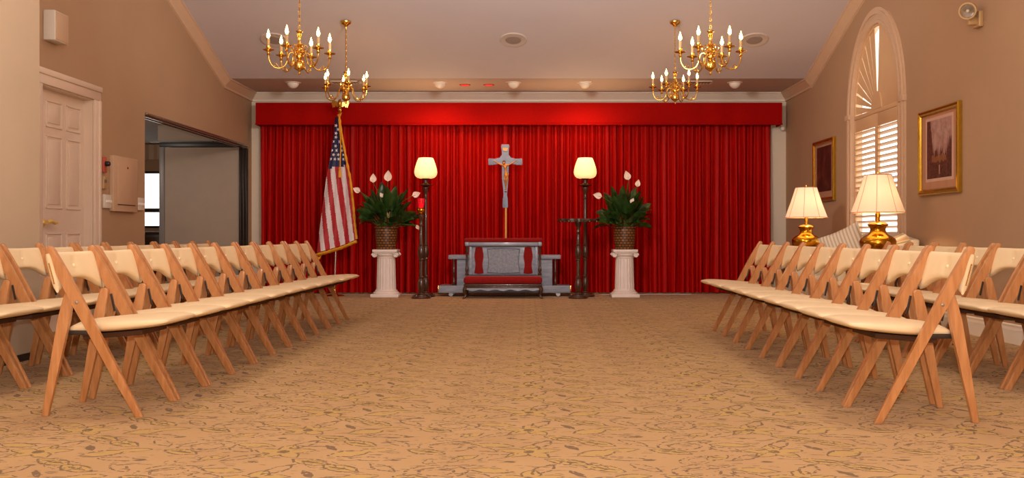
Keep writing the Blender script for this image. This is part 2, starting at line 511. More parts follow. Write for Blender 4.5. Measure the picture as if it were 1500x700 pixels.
mb = MB()
prof = [(YB + 0.15, ZC), (YS, ZC), (YR, zc(YR)), (YN - 0.15, zc(YN - 0.15)), (YN - 0.15, zc(YN) + 0.1), (YR, zc(YR) + 0.12), (YS, ZC + 0.12), (YB + 0.15, ZC + 0.12)]
mb.prism(prof, XR - XL + 0.3, lambda a, b, c: (XL - 0.15 + c, a, b))
struct(mb.build('ceiling', 'ceiling_paint', smooth=False), 'pale pinkish vaulted ceiling with a flat strip over the stage', 'ceiling')

T = 0.12
# left wall: door opening 8.24-9.06, wide opening 10.29-14.06
D0, D1, DH = 8.09, 9.06, 2.10
O0, O1, OH = 10.29, 14.06, 2.135
JX, JY = -3.38, 6.74
e = 0.02
pl = [[(JY, 0), (D0, 0), (D0, zc(D0) + e), (JY, zc(JY) + e)],
      [(D0, DH), (D1, DH), (D1, zc(D1) + e), (D0, zc(D0) + e)],
      [(D1, 0), (O0, 0), (O0, zc(O0) + e), (D1, zc(D1) + e)],
      [(O0, OH), (O1, OH), (O1, ZC + e), (YS, ZC + e), (O0, zc(O0) + e)],
      [(O1, 0), (YB, 0), (YB, ZC + e), (O1, ZC + e)]]
mb = wall_x(XL - T, XL, pl)
struct(mb.build('wall_left', 'wall_paint', smooth=False), 'tan left wall with a white door and a wide opening', 'wall')
mb = wall_x(XL - T, JX, [[(YN, 0), (JY, 0), (JY, zc(JY) + e), (YR, zc(YR) + e), (YN, zc(YN) + e)]])
struct(mb.build('wall_front_left', 'wall_pale', smooth=False), 'pale jutting wall beside the chairs at the left edge', 'wall')
mb = MB(); mb.box((JX + 0.006, (YN + JY) / 2, 0.024), (0.012, JY - YN, 0.048), bev=0.003)
struct(mb.build('baseboard_left', 'black_base'), 'dark vinyl baseboard on the jutting left wall', 'baseboard')

mb = MB(); mb.box(((XL + XR) / 2, YB + 0.075, 1.5), (XR - XL + 0.5, 0.15, 3.0))
struct(mb.build('wall_back', 'wall_cream', smooth=False), 'pale back wall behind the red curtain', 'wall')
mb = MB(); mb.box(((XL + XR) / 2, YN - 0.075, 1.6), (XR - XL + 0.5, 0.15, 3.3))
struct(mb.build('wall_front', 'wall_paint', smooth=False), 'tan wall behind the viewer', 'wall')

# right wall with an arched window opening
WY, WA, WB, WS, W0 = 10.585, 0.755, 0.96, 2.21, 0.55
def arch(n=28, a=WA, b=WB): return [(WY + a * math.cos(PI * i / n), WS + b * math.sin(PI * i / n)) for i in range(n + 1)]
mb = MB()
fr = lambda a, b, c: (XR + c, a, b)
mb.prism([(YN, 0), (WY - WA, 0), (WY - WA, zc(WY - WA) + e), (YR, zc(YR) + e), (YN, zc(YN) + e)], T, fr)
mb.prism([(WY + WA, 0), (YB, 0), (YB, ZC + e), (YS, ZC + e), (WY + WA, zc(WY + WA) + e)], T, fr)
mb.prism([(WY - WA, 0), (WY + WA, 0), (WY + WA, W0), (WY - WA, W0)], T, fr)
ap = arch()
for (y0, z0), (y1, z1) in zip(ap, ap[1:]):
    mb.prism([(y0, z0), (y1, z1), (y1, zc(y1) + e), (y0, zc(y0) + e)], T, fr)
struct(mb.build('wall_right', 'wall_paint', smooth=False), 'tan right wall with an arched window and two pictures', 'wall')
mb = MB()
mb.prism([(0, 0), (0.018, 0), (0.018, 0.11), (0.012, 0.13), (0.012, 0.145), (0, 0.155)], YB - YN, lambda a, b, c: (XR - a, YN + c, b))
struct(mb.build('baseboard_right', 'trim_paint', smooth=False), 'white moulded baseboard along the right wall', 'baseboard')

# crown mouldings
CP = [(0, 0), (0.10, 0), (0.10, -0.018), (0.085, -0.024), (0.06, -0.06), (0.03, -0.088), (0.022, -0.10), (0.022, -0.125), (0, -0.13)]
mb = MB(); mb.prism(CP, XR - XL, lambda a, b, c: (XL + c, YB - a, ZC + b))
struct(mb.build('trim_1', 'trim_paint', angle=20), 'cream crown moulding above the red pelmet', 'moulding')
def side_crown(name, sx, label):
    x = XL if sx > 0 else XR
    mb = MB()
    mb.prism(CP, YB - YS, lambda a, b, c: (x + sx * a, YS + c, ZC + b))
    L = YS - YR
    mb.prism(CP, L, lambda a, b, c: (x + sx * a, YS - c, ZC + SL * c + b))
    mb.prism(CP, YR - YN, lambda a, b, c: (x + sx * a, YR - c, zc(YR - c) + b))
    struct(mb.build(name, 'trim_wall', angle=20), label, 'moulding')
plain('trim_wall', (212, 178, 146), 0.45, spec=0.4, var=0.02)
side_crown('trim_2', 1, 'tan crown moulding climbing the left wall')
side_crown('trim_3', -1, 'tan crown moulding climbing the right wall')

# ---- left door (white, six panels) with casing
dx = XL - 0.08
door = empty('door_1', (dx, D0, 0), 'white six panel door on the left wall', 'door'); door['kind'] = 'structure'
mb = MB(); W = D1 - D0
mb.box((-0.02, W / 2, DH / 2), (0.04, W - 0.004, DH - 0.004))
def raised(mb, y0, y1, z0, z1):
    # sunk moulding and raised field
    for (a, b, c, d) in ((y0, y1, z1 - 0.012, z1), (y0, y1, z0, z0 + 0.012), (y0, y0 + 0.012, z0, z1), (y1 - 0.012, y1, z0, z1)):
        mb.box((0.004, (a + b) / 2, (c + d) / 2), (0.010, b - a, d - c), bev=0.004)
    mb.box((0.003, (y0 + y1) / 2, (z0 + z1) / 2), (0.008, (y1 - y0) - 0.075, (z1 - z0) - 0.075), bev=0.0035)
for (y0, y1) in ((0.25, 0.535), (0.62, 0.885)):
    for (z0, z1) in ((1.77, 2.00), (1.07, 1.70), (0.22, 0.86)): raised(mb, y0, y1, z0, z1)
mb.build('door_panel', 'door_paint', door)
mb = MB()
mb.lathe([(0.0, 0), (0.034, 0.0), (0.036, 0.006), (0.02, 0.012), (0.012, 0.03), (0.012, 0.05), (0.0, 0.052)], (0.0, 0.20, 0.95), 16, Matrix.Rotation(PI / 2, 3, 'Y'))
mb.tube(spline([(0.045, 0.18, 0.95), (0.055, 0.24, 0.96), (0.055, 0.30, 0.945), (0.05, 0.365, 0.952)]), [0.018] * 9 + [0.014] * 9 + [0.012] * 6 + [0.010], 8)
mb.build('door_handle', 'rod_gold', door)
mb = MB()
cw = 0.13
def casing_side(y0):
    mb.box((XL + 0.012, y0 + cw / 2, DH / 2), (0.024, cw, DH), bev=0.006)
    mb.box((XL + 0.018, y0 + cw * 0.75, DH / 2), (0.036, cw * 0.35, DH), bev=0.008)
casing_side(D1)
mb.box((XL + 0.012, D0 - cw / 2, DH / 2), (0.024, cw, DH), bev=0.006)
mb.box((XL + 0.012, (D0 + D1) / 2, DH + cw / 2), (0.024, W + 2 * cw, cw), bev=0.006)
mb.box((XL + 0.02, (D0 + D1) / 2, DH + cw * 0.8), (0.04, W + 2 * cw, cw * 0.4), bev=0.008)
mb.box((XL - 0.05, D1 - 0.001, DH / 2), (0.10, 0.012, DH)); mb.box((XL - 0.05, D0 + 0.001, DH / 2), (0.10, 0.012, DH))
mb.box((XL - 0.05, (D0 + D1) / 2, DH - 0.003), (0.10, W, 0.012))
struct(mb.build('trim_4', 'door_paint'), 'white moulded casing around the six panel door', 'door casing')

# ---- wide opening: track, folded partition panel, side room beyond
mb = MB()
mb.box((XL - 0.05, (O0 + O1) / 2, OH - 0.012), (0.15, O1 - O0, 0.024), bev=0.004)
mb.box((XL - 0.02, (O0 + O1) / 2, OH - 0.03), (0.02, O1 - O0, 0.02)); mb.box((XL - 0.09, (O0 + O1) / 2, OH - 0.03), (0.02, O1 - O0, 0.02))
struct(mb.build('trim_5', 'chrome_track'), 'metal ceiling track across the wide left opening', 'track')
mb = MB()
for k in range(3): mb.box((XL - 0.02 - 0.045 * k, O1 - 0.012, OH / 2 - 0.02), (0.022, 0.03, OH - 0.04), bev=0.004)
mb.box((XL - 0.06, O1 - 0.003, OH / 2 - 0.02), (0.13, 0.01, OH - 0.04))
struct(mb.build('trim_6', 'dark_track'), 'dark vertical channel at the far side of the opening', 'channel')
pt = empty('folding_partition', (-4.7, 14.06, 0), 'tall grey-tan folding partition panel standing in the wide left opening', 'partition')
mb = MB(); mb.box((0.0, 0.03, 1.055), (1.10, 0.05, 2.11), bev=0.004); mb.build('partition_panel', 'panel_grey', pt)
mb = MB(); mb.box((-0.59, 0.03, 1.055), (0.075, 0.07, 2.11), bev=0.006); mb.build('edge_post', 'frame_grey', pt)
mb = MB(); mb.box((-0.02, 0.02, 2.145), (1.20, 0.08, 0.062), bev=0.006); mb.box((-0.3, 0.0, 2.19), (0.9, 0.03, 0.02)); mb.build('head_rail', 'black_plastic', pt)
# side room shell
mb = MB()
mb.box((-4.7, 14.12, 2.33), (1.3, 0.10, 0.26))
mb.box((-6.6, 13.6, 2.46), (5.0, 8.0, 0.06))
struct(mb.build('ceiling_side', 'panel_grey', smooth=False), 'grey lowered ceiling of the side room', 'ceiling')
mb = MB(); mb.box((-6.65, 13.6, -0.05), (4.8, 8.0, 0.1)); struct(mb.build('floor_side', 'carpet', smooth=False), 'carpet of the side room', 'carpet')
SY = 17.0
mb = MB()
wx0, wx1, wz0, wz1 = -7.4, -6.25, 0.97, 1.96
for (x0, x1, z0, z1) in ((-9.0, wx0, 0, 2.45), (wx1, -4.1, 0, 2.45), (wx0, wx1, 0, wz0), (wx0, wx1, wz1, 2.45)):
    mb.box(((x0 + x1) / 2, SY + 0.05, (z0 + z1) / 2), (x1 - x0, 0.1, z1 - z0))
mb.box((-9.0, 13.6, 1.2), (0.1, 7.0, 2.5)); mb.box((-4.1, 15.7, 1.2), (0.1, 2.8, 2.5)); mb.box((-6.6, 9.75, 1.2), (4.9, 0.1, 2.5))
struct(mb.build('wall_side', 'wall_paint', smooth=False), 'walls of the side room beyond the opening', 'wall')
w2 = empty('window_2', (wx0, SY, wz0), 'bright window of the side room seen through the gap', 'window'); w2['kind'] = 'structure'
mb = MB(); ww, wh = wx1 - wx0, wz1 - wz0
for (x, z, sx, sz) in ((ww / 2, 0.02, ww, 0.04), (ww / 2, wh - 0.02, ww, 0.04), (0.02, wh / 2, 0.04, wh), (ww - 0.02, wh / 2, 0.04, wh), (ww / 2, 0.31, ww, 0.07)):
    mb.box((x, 0.03, z), (sx, 0.05, sz), bev=0.004)
mb.build('window_frame', 'dark_track', w2)
mb = MB(); mb.box((ww / 2, 0.06, wh / 2), (ww, 0.006, wh)); mb.build('pane', 'clear_glass', w2, smooth=False)
mb = MB()
mb.grid(40, 3, lambda u, v: (wx0 - 0.1 + 1.4 * u, SY - 0.06 - 0.015 * math.sin(u * 60), 2.42 - 0.26 * v))
tag(mb.build('window_valance', 'tan_plastic'), 'tan gathered valance above the side room window', 'valance')
cb = empty('side_cabinet', (-6.7, 16.75, 0), 'dark wooden cabinet below the side room window', 'cabinet')
mb = MB(); mb.box((0, 0, 0.45), (1.1, 0.4, 0.82), bev=0.01); mb.build('cabinet_body', 'dark_wood', cb)
mb = MB(); mb.box((0, -0.01, 0.89), (1.18, 0.46, 0.035), bev=0.008); mb.build('cabinet_top', 'dark_wood', cb)
for x in (-0.27, 0.27):
    mb = MB(); mb.box((x, -0.208, 0.46), (0.5, 0.018, 0.7), bev=0.004); d_ = mb.build('door', 'dark_wood', cb)
    mb = MB(); mb.sphere((x * 0.2, -0.228, 0.5), 0.015); mb.build('knob', 'brass', d_)
for x in (-0.5, 0.5):
    for y in (-0.15, 0.15):
        mb = MB(); mb.box((x, y, 0.02), (0.06, 0.06, 0.04)); mb.build('leg', 'dark_wood', cb)

# ---- things on the left wall
def on_left(name, y0, y1, z0, z1, depth, label, cat):
    return empty(name, (XL, (y0 + y1) / 2, z0), label, cat)
o = on_left('wall_speaker', 8.14, 8.37, 2.47, 2.72, 0.1, 'white box mounted high on the left wall above the door', 'chime box')
mb = MB(); mb.box((0.05, 0, 0.125), (0.095, 0.25, 0.25), bev=0.006); mb.build('housing', 'white_plastic', o)
mb = MB(); mb.box((0.1, 0.005, 0.125), (0.008, 0.215, 0.235), bev=0.003); mb.build('cover', 'tan_plastic', o)
o = on_left('breaker_panel', 9.42, 10.0, 1.08, 1.61, 0.05, 'painted breaker panel cover between two light switches', 'breaker panel')
mb = MB(); mb.box((0.022, 0, 0.265), (0.044, 0.58, 0.54), bev=0.005); mb.build('panel_box', 'tan_plastic', o)
mb = MB(); mb.box((0.047, 0.0, 0.265), (0.006, 0.42, 0.40), bev=0.002); d_ = mb.build('door', 'tan_plastic', o)
mb = MB(); mb.lathe([(0, 0), (0.011, 0), (0.011, 0.004), (0, 0.004)], (0.05, 0.02, 0.43), 12, Matrix.Rotation(PI / 2, 3, 'Y')); mb.build('latch', 'black_plastic', d_)
mb = MB(); mb.box((0.0495, 0.0, 0.062), (0.004, 0.42, 0.008)); mb.build('bottom_gap', 'apron_wood', d_)
def switch(y, w, z, label, n):
    o = empty('light_switch', (XL, y, z - 0.065), label, 'light switch', group='light switches')
    mb = MB(); mb.box((0.012, 0, 0.065), (0.024, w, 0.13), bev=0.005); mb.build('plate', 'white_plastic', o)
    for k in range(n):
        mb = MB(); mb.box((0.030, (k - (n - 1) / 2) * 0.046, 0.065), (0.02, 0.012, 0.024), bev=0.003); mb.build('toggle', 'fixture_white', o)
switch(9.34, 0.16, 1.165, 'white multi-toggle switch plate between the door casing and the breaker panel', 3)
switch(10.12, 0.19, 1.165, 'white multi-toggle switch plate between the breaker panel and the wide opening', 4)
o = on_left('fire_alarm', 9.2, 9.3, 1.44, 1.6, 0.05, 'small black and red alarm device beside the door casing', 'alarm')
mb = MB(); mb.box((0.015, 0.02, 0.07), (0.03, 0.07, 0.15), bev=0.006); mb.build('back_plate', 'red_plastic', o)
mb = MB(); mb.lathe([(0, 0), (0.025, 0), (0.025, 0.03), (0.018, 0.04), (0, 0.042)], (0.03, 0.02, 0.08), 14, Matrix.Rotation(PI / 2, 3, 'Y')); mb.build('lens', 'black_plastic', o)
o = on_left('thermostat', 9.2, 9.3, 1.28, 1.4, 0.03, 'small tan thermostat under the red and black alarm', 'thermostat')
mb = MB(); mb.box((0.014, 0.02, 0.06), (0.028, 0.075, 0.12), bev=0.006); mb.build('body', 'beige_metal', o)
mb = MB(); mb.box((0.03, 0.02, 0.075), (0.006, 0.045, 0.03), bev=0.001); mb.build('display', 'frame_grey', o)

# ---- emergency light on right wall
o = empty('emergency_light', (XR, 8.05, 2.60), 'beige swivel emergency light high on the right wall', 'emergency light')
mb = MB(); mb.box((-0.02, 0.06, 0.03), (0.04, 0.12, 0.13), bev=0.008); mb.box((-0.07, 0.06, 0.02), (0.07, 0.04, 0.07), bev=0.008); mb.build('mount', 'beige_metal', o)
dirv = (Vector((0, 0, CAM_H)) - Vector((XR, 8.05, 2.6)) + Vector((-1.0, 0, -1.2))).normalized()
q = dirv.to_track_quat('Z', 'Y').to_matrix()
mb = MB(); mb.lathe([(0, -0.075), (0.045, -0.075), (0.06, -0.05), (0.063, 0.035), (0.069, 0.037), (0.069, 0.055), (0.058, 0.055), (0.056, 0.046)], (-0.12, 0.02, 0.10), 24, q, cap=False); hd = mb.build('lamp_head', 'beige_metal', o)
mb = MB(); mb.lathe([(0, 0.02), (0.02, 0.024), (0.04, 0.034), (0.056, 0.048)], (-0.12, 0.02, 0.10), 24, q, cap=False); mb.build('reflector', 'steel', hd)
mb = MB(); mb.lathe([(0, 0.02), (0.012, 0.025), (0.012, 0.045), (0, 0.05)], (-0.12, 0.02, 0.10), 12, q); mb.build('bulb', 'fixture_white', hd)
mb = MB(); mb.lathe([(0.0, 0.052), (0.056, 0.052), (0.056, 0.055), (0, 0.055)], (-0.12, 0.02, 0.10), 24, q); mb.build('lens', 'clear_glass', hd)

# ---- motion detector in the right back corner
o = empty('motion_detector', (3.68, 14.2, 2.36), 'small white detector in the corner beside the pelmet', 'detector')
mb = MB(); mb.box((0, 0, 0.09), (0.06, 0.05, 0.05), bev=0.008); mb.build('bracket', 'white_plastic', o)
mb = MB(); mb.lathe([(0, 0), (0.028, 0.004), (0.036, 0.02), (0.034, 0.065), (0, 0.07)], (0, -0.03, 0), 16); mb.build('sensor', 'white_plastic', o)

# ------------------------------------------------------------------ arched window with shutters
w1 = empty('window_1', (XR, WY, W0), 'arched window in the right wall', 'window'); w1['kind'] = 'structure'
mb = MB()
def ring_strip(mb, a0, b0, a1, b1, x0, x1, n=32):
    for i in range(n):
        t0, t1 = PI * i / n, PI * (i + 1) / n
        pts = [(a0 * math.cos(t0), b0 * math.sin(t0)), (a1 * math.cos(t0), b1 * math.sin(t0)), (a1 * math.cos(t1), b1 * math.sin(t1)), (a0 * math.cos(t1), b0 * math.sin(t1))]
        mb.prism([(p[0], WS - W0 + p[1]) for p in pts], x1 - x0, lambda a, b, c: (x0 + c, a, b))
ring_strip(mb, WA, WB, WA + 0.125, WB + 0.13, -0.02, 0.0)
ring_strip(mb, WA + 0.05, WB + 0.055, WA + 0.09, WB + 0.095, -0.035, -0.02)
ring_strip(mb, WA - 0.035, WB - 0.035, WA, WB, -0.03, 0.10)
H = WS - W0
for s in (-1, 1):
    mb.box((-0.01, s * (WA + 0.0625), H / 2), (0.02, 0.125, H)); mb.box((-0.0275, s * (WA + 0.07), H / 2), (0.015, 0.04, H))
    mb.box((0.035, s * (WA - 0.0175), H / 2), (0.13, 0.035, H))
    mb.box((-0.02, s * (WA + 0.065), H), (0.045, 0.15, 0.06), bev=0.006)
mb.box((-0.03, 0, -0.03), (0.10, 2 * WA + 0.3, 0.05), bev=0.008)
mb.build('window_frame', 'trim_wall', w1)
mb = MB()
n = 32; vs = [(0.105, WA * math.cos(PI * i / n), H + WB * math.sin(PI * i / n)) for i in range(n + 1)] + [(0.105, -WA, 0), (0.105, WA, 0)]
mb.raw(vs, [list(range(n + 3))])
mb.build('pane', 'clear_glass', w1, smooth=False)

sh = empty('window_shutter', (XR + 0.03, WY, W0), 'cream shutters with louvres and sunburst top inside the arched window', 'shutters')
PWI = WA - 0.035
for s in (-1, 1):
    mb = MB(); yc = s * PWI / 2; pw = PWI - 0.006
    st = 0.042
    for yy in (yc - pw / 2 + st / 2, yc + pw / 2 - st / 2): mb.box((0, yy, (H - 0.04) / 2), (0.03, st, H - 0.05), bev=0.004)
    mb.box((0, yc, 0.06), (0.03, pw - 2 * st, 0.10)); mb.box((0, yc, H - 0.115), (0.03, pw - 2 * st, 0.14), bev=0.004)
    mb.box((0, yc, H * 0.46), (0.03, pw - 2 * st, 0.06))
    p_ = mb.build('shutter_panel', 'shutter_paint', sh)
    mb = MB()
    zs = [0.13 + 0.062 * k for k in range(10)] + [H * 0.46 + 0.065 + 0.062 * k for k in range(12)]
    for z in zs:
        if z > H - 0.2: continue
        mb.box((0, yc, z), (0.058, pw - 2 * st, 0.008), Matrix.Rotation(R(20), 3, 'Y'), bev=0.003, seg=1)
    mb.build('louvres', 'shutter_paint', p_)
mb = MB(); mb.box((0, 0, H - 0.02), (0.034, 2 * PWI, 0.045), bev=0.004)
ring_strip(mb, WA - 0.07, WB - 0.07, WA - 0.036, WB - 0.036, -0.015, 0.015)
sb = mb.build('arch_frame', 'shutter_paint', sh)
mb = MB()
hub = 0.15
pts = [(hub * math.cos(PI * i / 16), H + hub * 1.3 * math.sin(PI * i / 16)) for i in range(17)]
mb.prism(pts, 0.04, lambda a, b, c: (-0.02 + c, a, b))
mb.build('hub', 'shutter_paint', sb)
mb = MB()
NB = 17
for k in range(NB):
    th = PI * (k + 0.5) / NB
    if k == 8: continue
    r0 = 0.14; ca, sa = math.cos(th), math.sin(th)
    R1 = 1.0 / math.sqrt((ca / (WA - 0.06)) ** 2 + (sa / (WB - 0.06)) ** 2)
    half = PI / NB / 2 * (1.12 if k > 8 else (0.72, 0.76, 0.80, 0.92, 0.88, 0.9, 0.9, 0.93)[k])
    ax = Vector((0, ca, sa)); tn = Vector((0, -sa, ca)); tilt = R(0 if k < 8 else 4)
    nrm = Vector((1, 0, 0))
    wv = tn * math.cos(tilt) + nrm * math.sin(tilt)
    nv = nrm * math.cos(tilt) - tn * math.sin(tilt)
    c0 = Vector((0, 0, H))
    vs = []
    for dn in (-0.004, 0.004):
        for (rr) in (r0, R1):
            for sg in (-1, 1): vs.append(c0 + ax * rr + wv * (sg * rr * math.tan(half)) + nv * dn)
    mb.raw(vs, [[0, 1, 3, 2], [4, 6, 7, 5], [0, 2, 6, 4], [1, 5, 7, 3], [0, 4, 5, 1], [2, 3, 7, 6]])
mb.build('sunburst_blades', 'shutter_paint', sb, smooth=False)

# ------------------------------------------------------------------ pictures
def picture(y0, y1, z0, z1, prt, label, matw, border):
    o = empty('framed_picture', (XR, (y0 + y1) / 2, z0), label, 'picture')
    w, h = y1 - y0, z1 - z0; fw = 0.055
    mb = MB()
    prof = [(0, 0), (0.0, 0.03), (0.012, 0.04), (0.03, 0.032), (0.045, 0.036), (fw, 0.022), (fw, 0)]   # (inward, out of wall)
    for k in range(4):
        L = w if k % 2 == 0 else h
        def fr(a, b, c, k=k):
            # c in 0..1 along the side with mitred ends
            u = lerp(a, L - a, c)
            if k == 0: return (-b, -w / 2 + u, a)
            if k == 2: return (-b, w / 2 - u, h - a)
            if k == 1: return (-b, w / 2 - a, u)
            return (-b, -w / 2 + a, h - u)
        mb.prism(prof, 1.0, fr)
    mb.build('frame', 'gold_frame', o, angle=20)
    mb = MB(); mb.box((-0.008, 0, h / 2), (0.012, w - 2 * fw + 0.01, h - 2 * fw + 0.01)); mb.build('mat_board', 'mat_board', o, smooth=False)
    iw, ih = w - 2 * fw - 2 * matw, h - 2 * fw - 2 * matw * 0.62
    if border:
        mb = MB(); mb.box((-0.0145, 0, h / 2 + 0.02), (0.002, iw + 0.07, ih + 0.055)); mb.build('print_border', 'print_border', o, smooth=False)
    mb = MB(); mb.box((-0.0165, 0, h / 2 + 0.02), (0.003, iw, ih)); mb.build('print', prt, o, smooth=False)
    mb = MB(); mb.box((-0.0215, 0, h / 2), (0.002, w - 2 * fw + 0.005, h - 2 * fw + 0.005)); mb.build('glass', 'clear_glass', o, smooth=False)
picture(8.45, 9.33, 1.215, 2.01, 'landscape_print', 'gold framed landscape print of trees hung right of the arched window', 0.12, True)
picture(11.92, 12.80, 1.27, 2.055, 'murky_print', 'gold framed dark brown print hung left of the arched window', 0.085, False)

# ------------------------------------------------------------------ curtain and pelmet
mb = MB()
cx0, cx1, NF = -3.90, 3.51, 64
random.seed(3)
ph = [0.0]
for k in range(NF): ph.append(ph[-1] + random.uniform(0.7, 1.3))
amp = [random.uniform(0.048, 0.080) for _ in range(NF + 2)]
def fold(u):
    s = u * ph[-1]
    k = 0
    while k < NF - 1 and ph[k + 1] < s: k += 1
    f = (s - ph[k]) / (ph[k + 1] - ph[k])
    a = lerp(amp[k], amp[k + 1], f)
    return a * (1.6 * (0.5 + 0.5 * math.cos(2 * PI * f)) ** 1.6 - 0.75 + 0.12 * math.cos(4 * PI * f + k)), k
def cur(u, v):
    d_, k = fold(u)
    w = 0.55 + 0.45 * min(1, v * 2.2)
    return (lerp(cx0, cx1, u) + 0.012 * math.sin(k * 1.7 + v * 3) * v, 14.13 + d_ * w + 0.008 * math.sin(u * 90 + v * 4), 2.50 - 2.485 * v)
mb.grid(NF * 12, 10, cur)
tag(mb.build('stage_curtain', 'curtain_red', angle=180), 'wide pleated red curtain covering the back wall', 'curtain')
o = empty('curtain_pelmet', (-0.145, 13.95, 2.42), 'flat red fabric pelmet across the top of the curtain', 'pelmet')
mb = MB(); mb.box((0, 0.01, 0.16), (7.53, 0.02, 0.32), bev=0.008)
for s in (-1, 1): mb.box((s * 3.755, 0.16, 0.16), (0.02, 0.28, 0.32), bev=0.006)
mb.build('valance_board', 'pelmet_red', o)
mb = MB(); mb.box((0, 0.002, 0.012), (7.54, 0.03, 0.022), bev=0.008); mb.build('hem', 'pelmet_red', o)
mb = MB(); mb.box((0, 0.15, 0.31), (7.5, 0.28, 0.018)); mb.build('top_board', 'pelmet_red', o)

# ------------------------------------------------------------------ ceiling fittings
def eyeball(x, label):
    o = empty('ceiling_spotlight', (x, 13.28, ZC), label, 'ceiling light', group='white dome spotlights above the pelmet')
    mb = MB(); mb.lathe([(0.075, 0), (0.105, 0), (0.105, -0.006), (0.09, -0.012), (0.075, -0.012)], seg=24, cap=False); mb.build('trim_ring', 'fixture_white', o)
    mb = MB(); mb.lathe([(0.082 * math.cos(R(a)), -0.082 * math.sin(R(a)) * 1.0) for a in range(0, 91, 10)], seg=24); mb.build('dome', 'fixture_white', o)
EX = [-3.21, -1.21, -0.21, 0.76, 2.80]
EL = ['white dome ceiling spotlight at the far left, behind the near left chandelier', 'white dome ceiling spotlight just left of the red downlights',
      'white dome ceiling spotlight just right of the red downlights', 'white dome ceiling spotlight second from the right', 'white dome ceiling spotlight at the far right']
for x, l in zip(EX, EL): eyeball(x, l)
for x, l in ((-0.885, 'small red glowing recessed ceiling downlight, the left of two'), (-0.555, 'small red glowing recessed ceiling downlight, the right of two')):
    o = empty('red_downlight', (x, 13.47, ZC), l, 'ceiling light', group='red downlights')
    mb = MB(); mb.lathe([(0.06, 0), (0.078, 0), (0.078, -0.005), (0.062, -0.01), (0.055, -0.004)], seg=24, cap=False); mb.build('trim_ring', 'red_plastic', o)
    mb = MB(); mb.lathe([(0, -0.012), (0.03, -0.01), (0.06, -0.003), (0.0, -0.003)], seg=20); mb.build('lamp', 'red_lamp_glow', o)
ang = math.atan(SL)
for x, l in ((PX(402, 11.97), 'round ceiling speaker behind the near left chandelier'), (PX(752, 11.97), 'round ceiling speaker in the middle of the sloped ceiling'), (PX(1105, 11.97), 'round ceiling speaker right of the near right chandelier')):
    o = empty('ceiling_speaker', (x, 11.97, zc(11.97)), l, 'ceiling speaker', group='round ceiling speakers')
    o.rotation_euler = (-ang, 0, 0)
    mb = MB(); mb.lathe([(0.0, -0.003), (0.10, -0.004), (0.145, -0.012), (0.162, -0.012), (0.17, -0.004), (0.17, 0.0)], seg=36, cap=False); mb.build('rim', 'speaker_ring', o)
    mb = MB(); mb.lathe([(0.0, -0.012), (0.09, -0.012), (0.098, -0.006), (0.098, -0.001)], seg=30, cap=False); mb.build('grille', 'grille', o)
for x, l in ((PX(505, 13.2), 'white slotted ceiling vent behind the far left chandelier'), (PX(1022, 13.2), 'white slotted ceiling vent behind the far right chandelier')):
    o = empty('ceiling_vent', (x, 13.25, ZC), l, 'ceiling vent', group='ceiling vents')
    mb = MB()
    for (a, b, c, d_) in ((0, -0.11, 0.42, 0.03), (0, 0.11, 0.42, 0.03), (-0.195, 0, 0.03, 0.25), (0.195, 0, 0.03, 0.25)): mb.box((a, b, -0.005), (c, d_, 0.01), bev=0.002)
    mb.build('frame', 'fixture_white', o)
    mb = MB()
    for k in range(9): mb.box((-0.16 + 0.04 * k, 0, -0.004), (0.022, 0.2, 0.006), Matrix.Rotation(R(30), 3, 'Y'))
    mb.build('slats', 'grille', o)

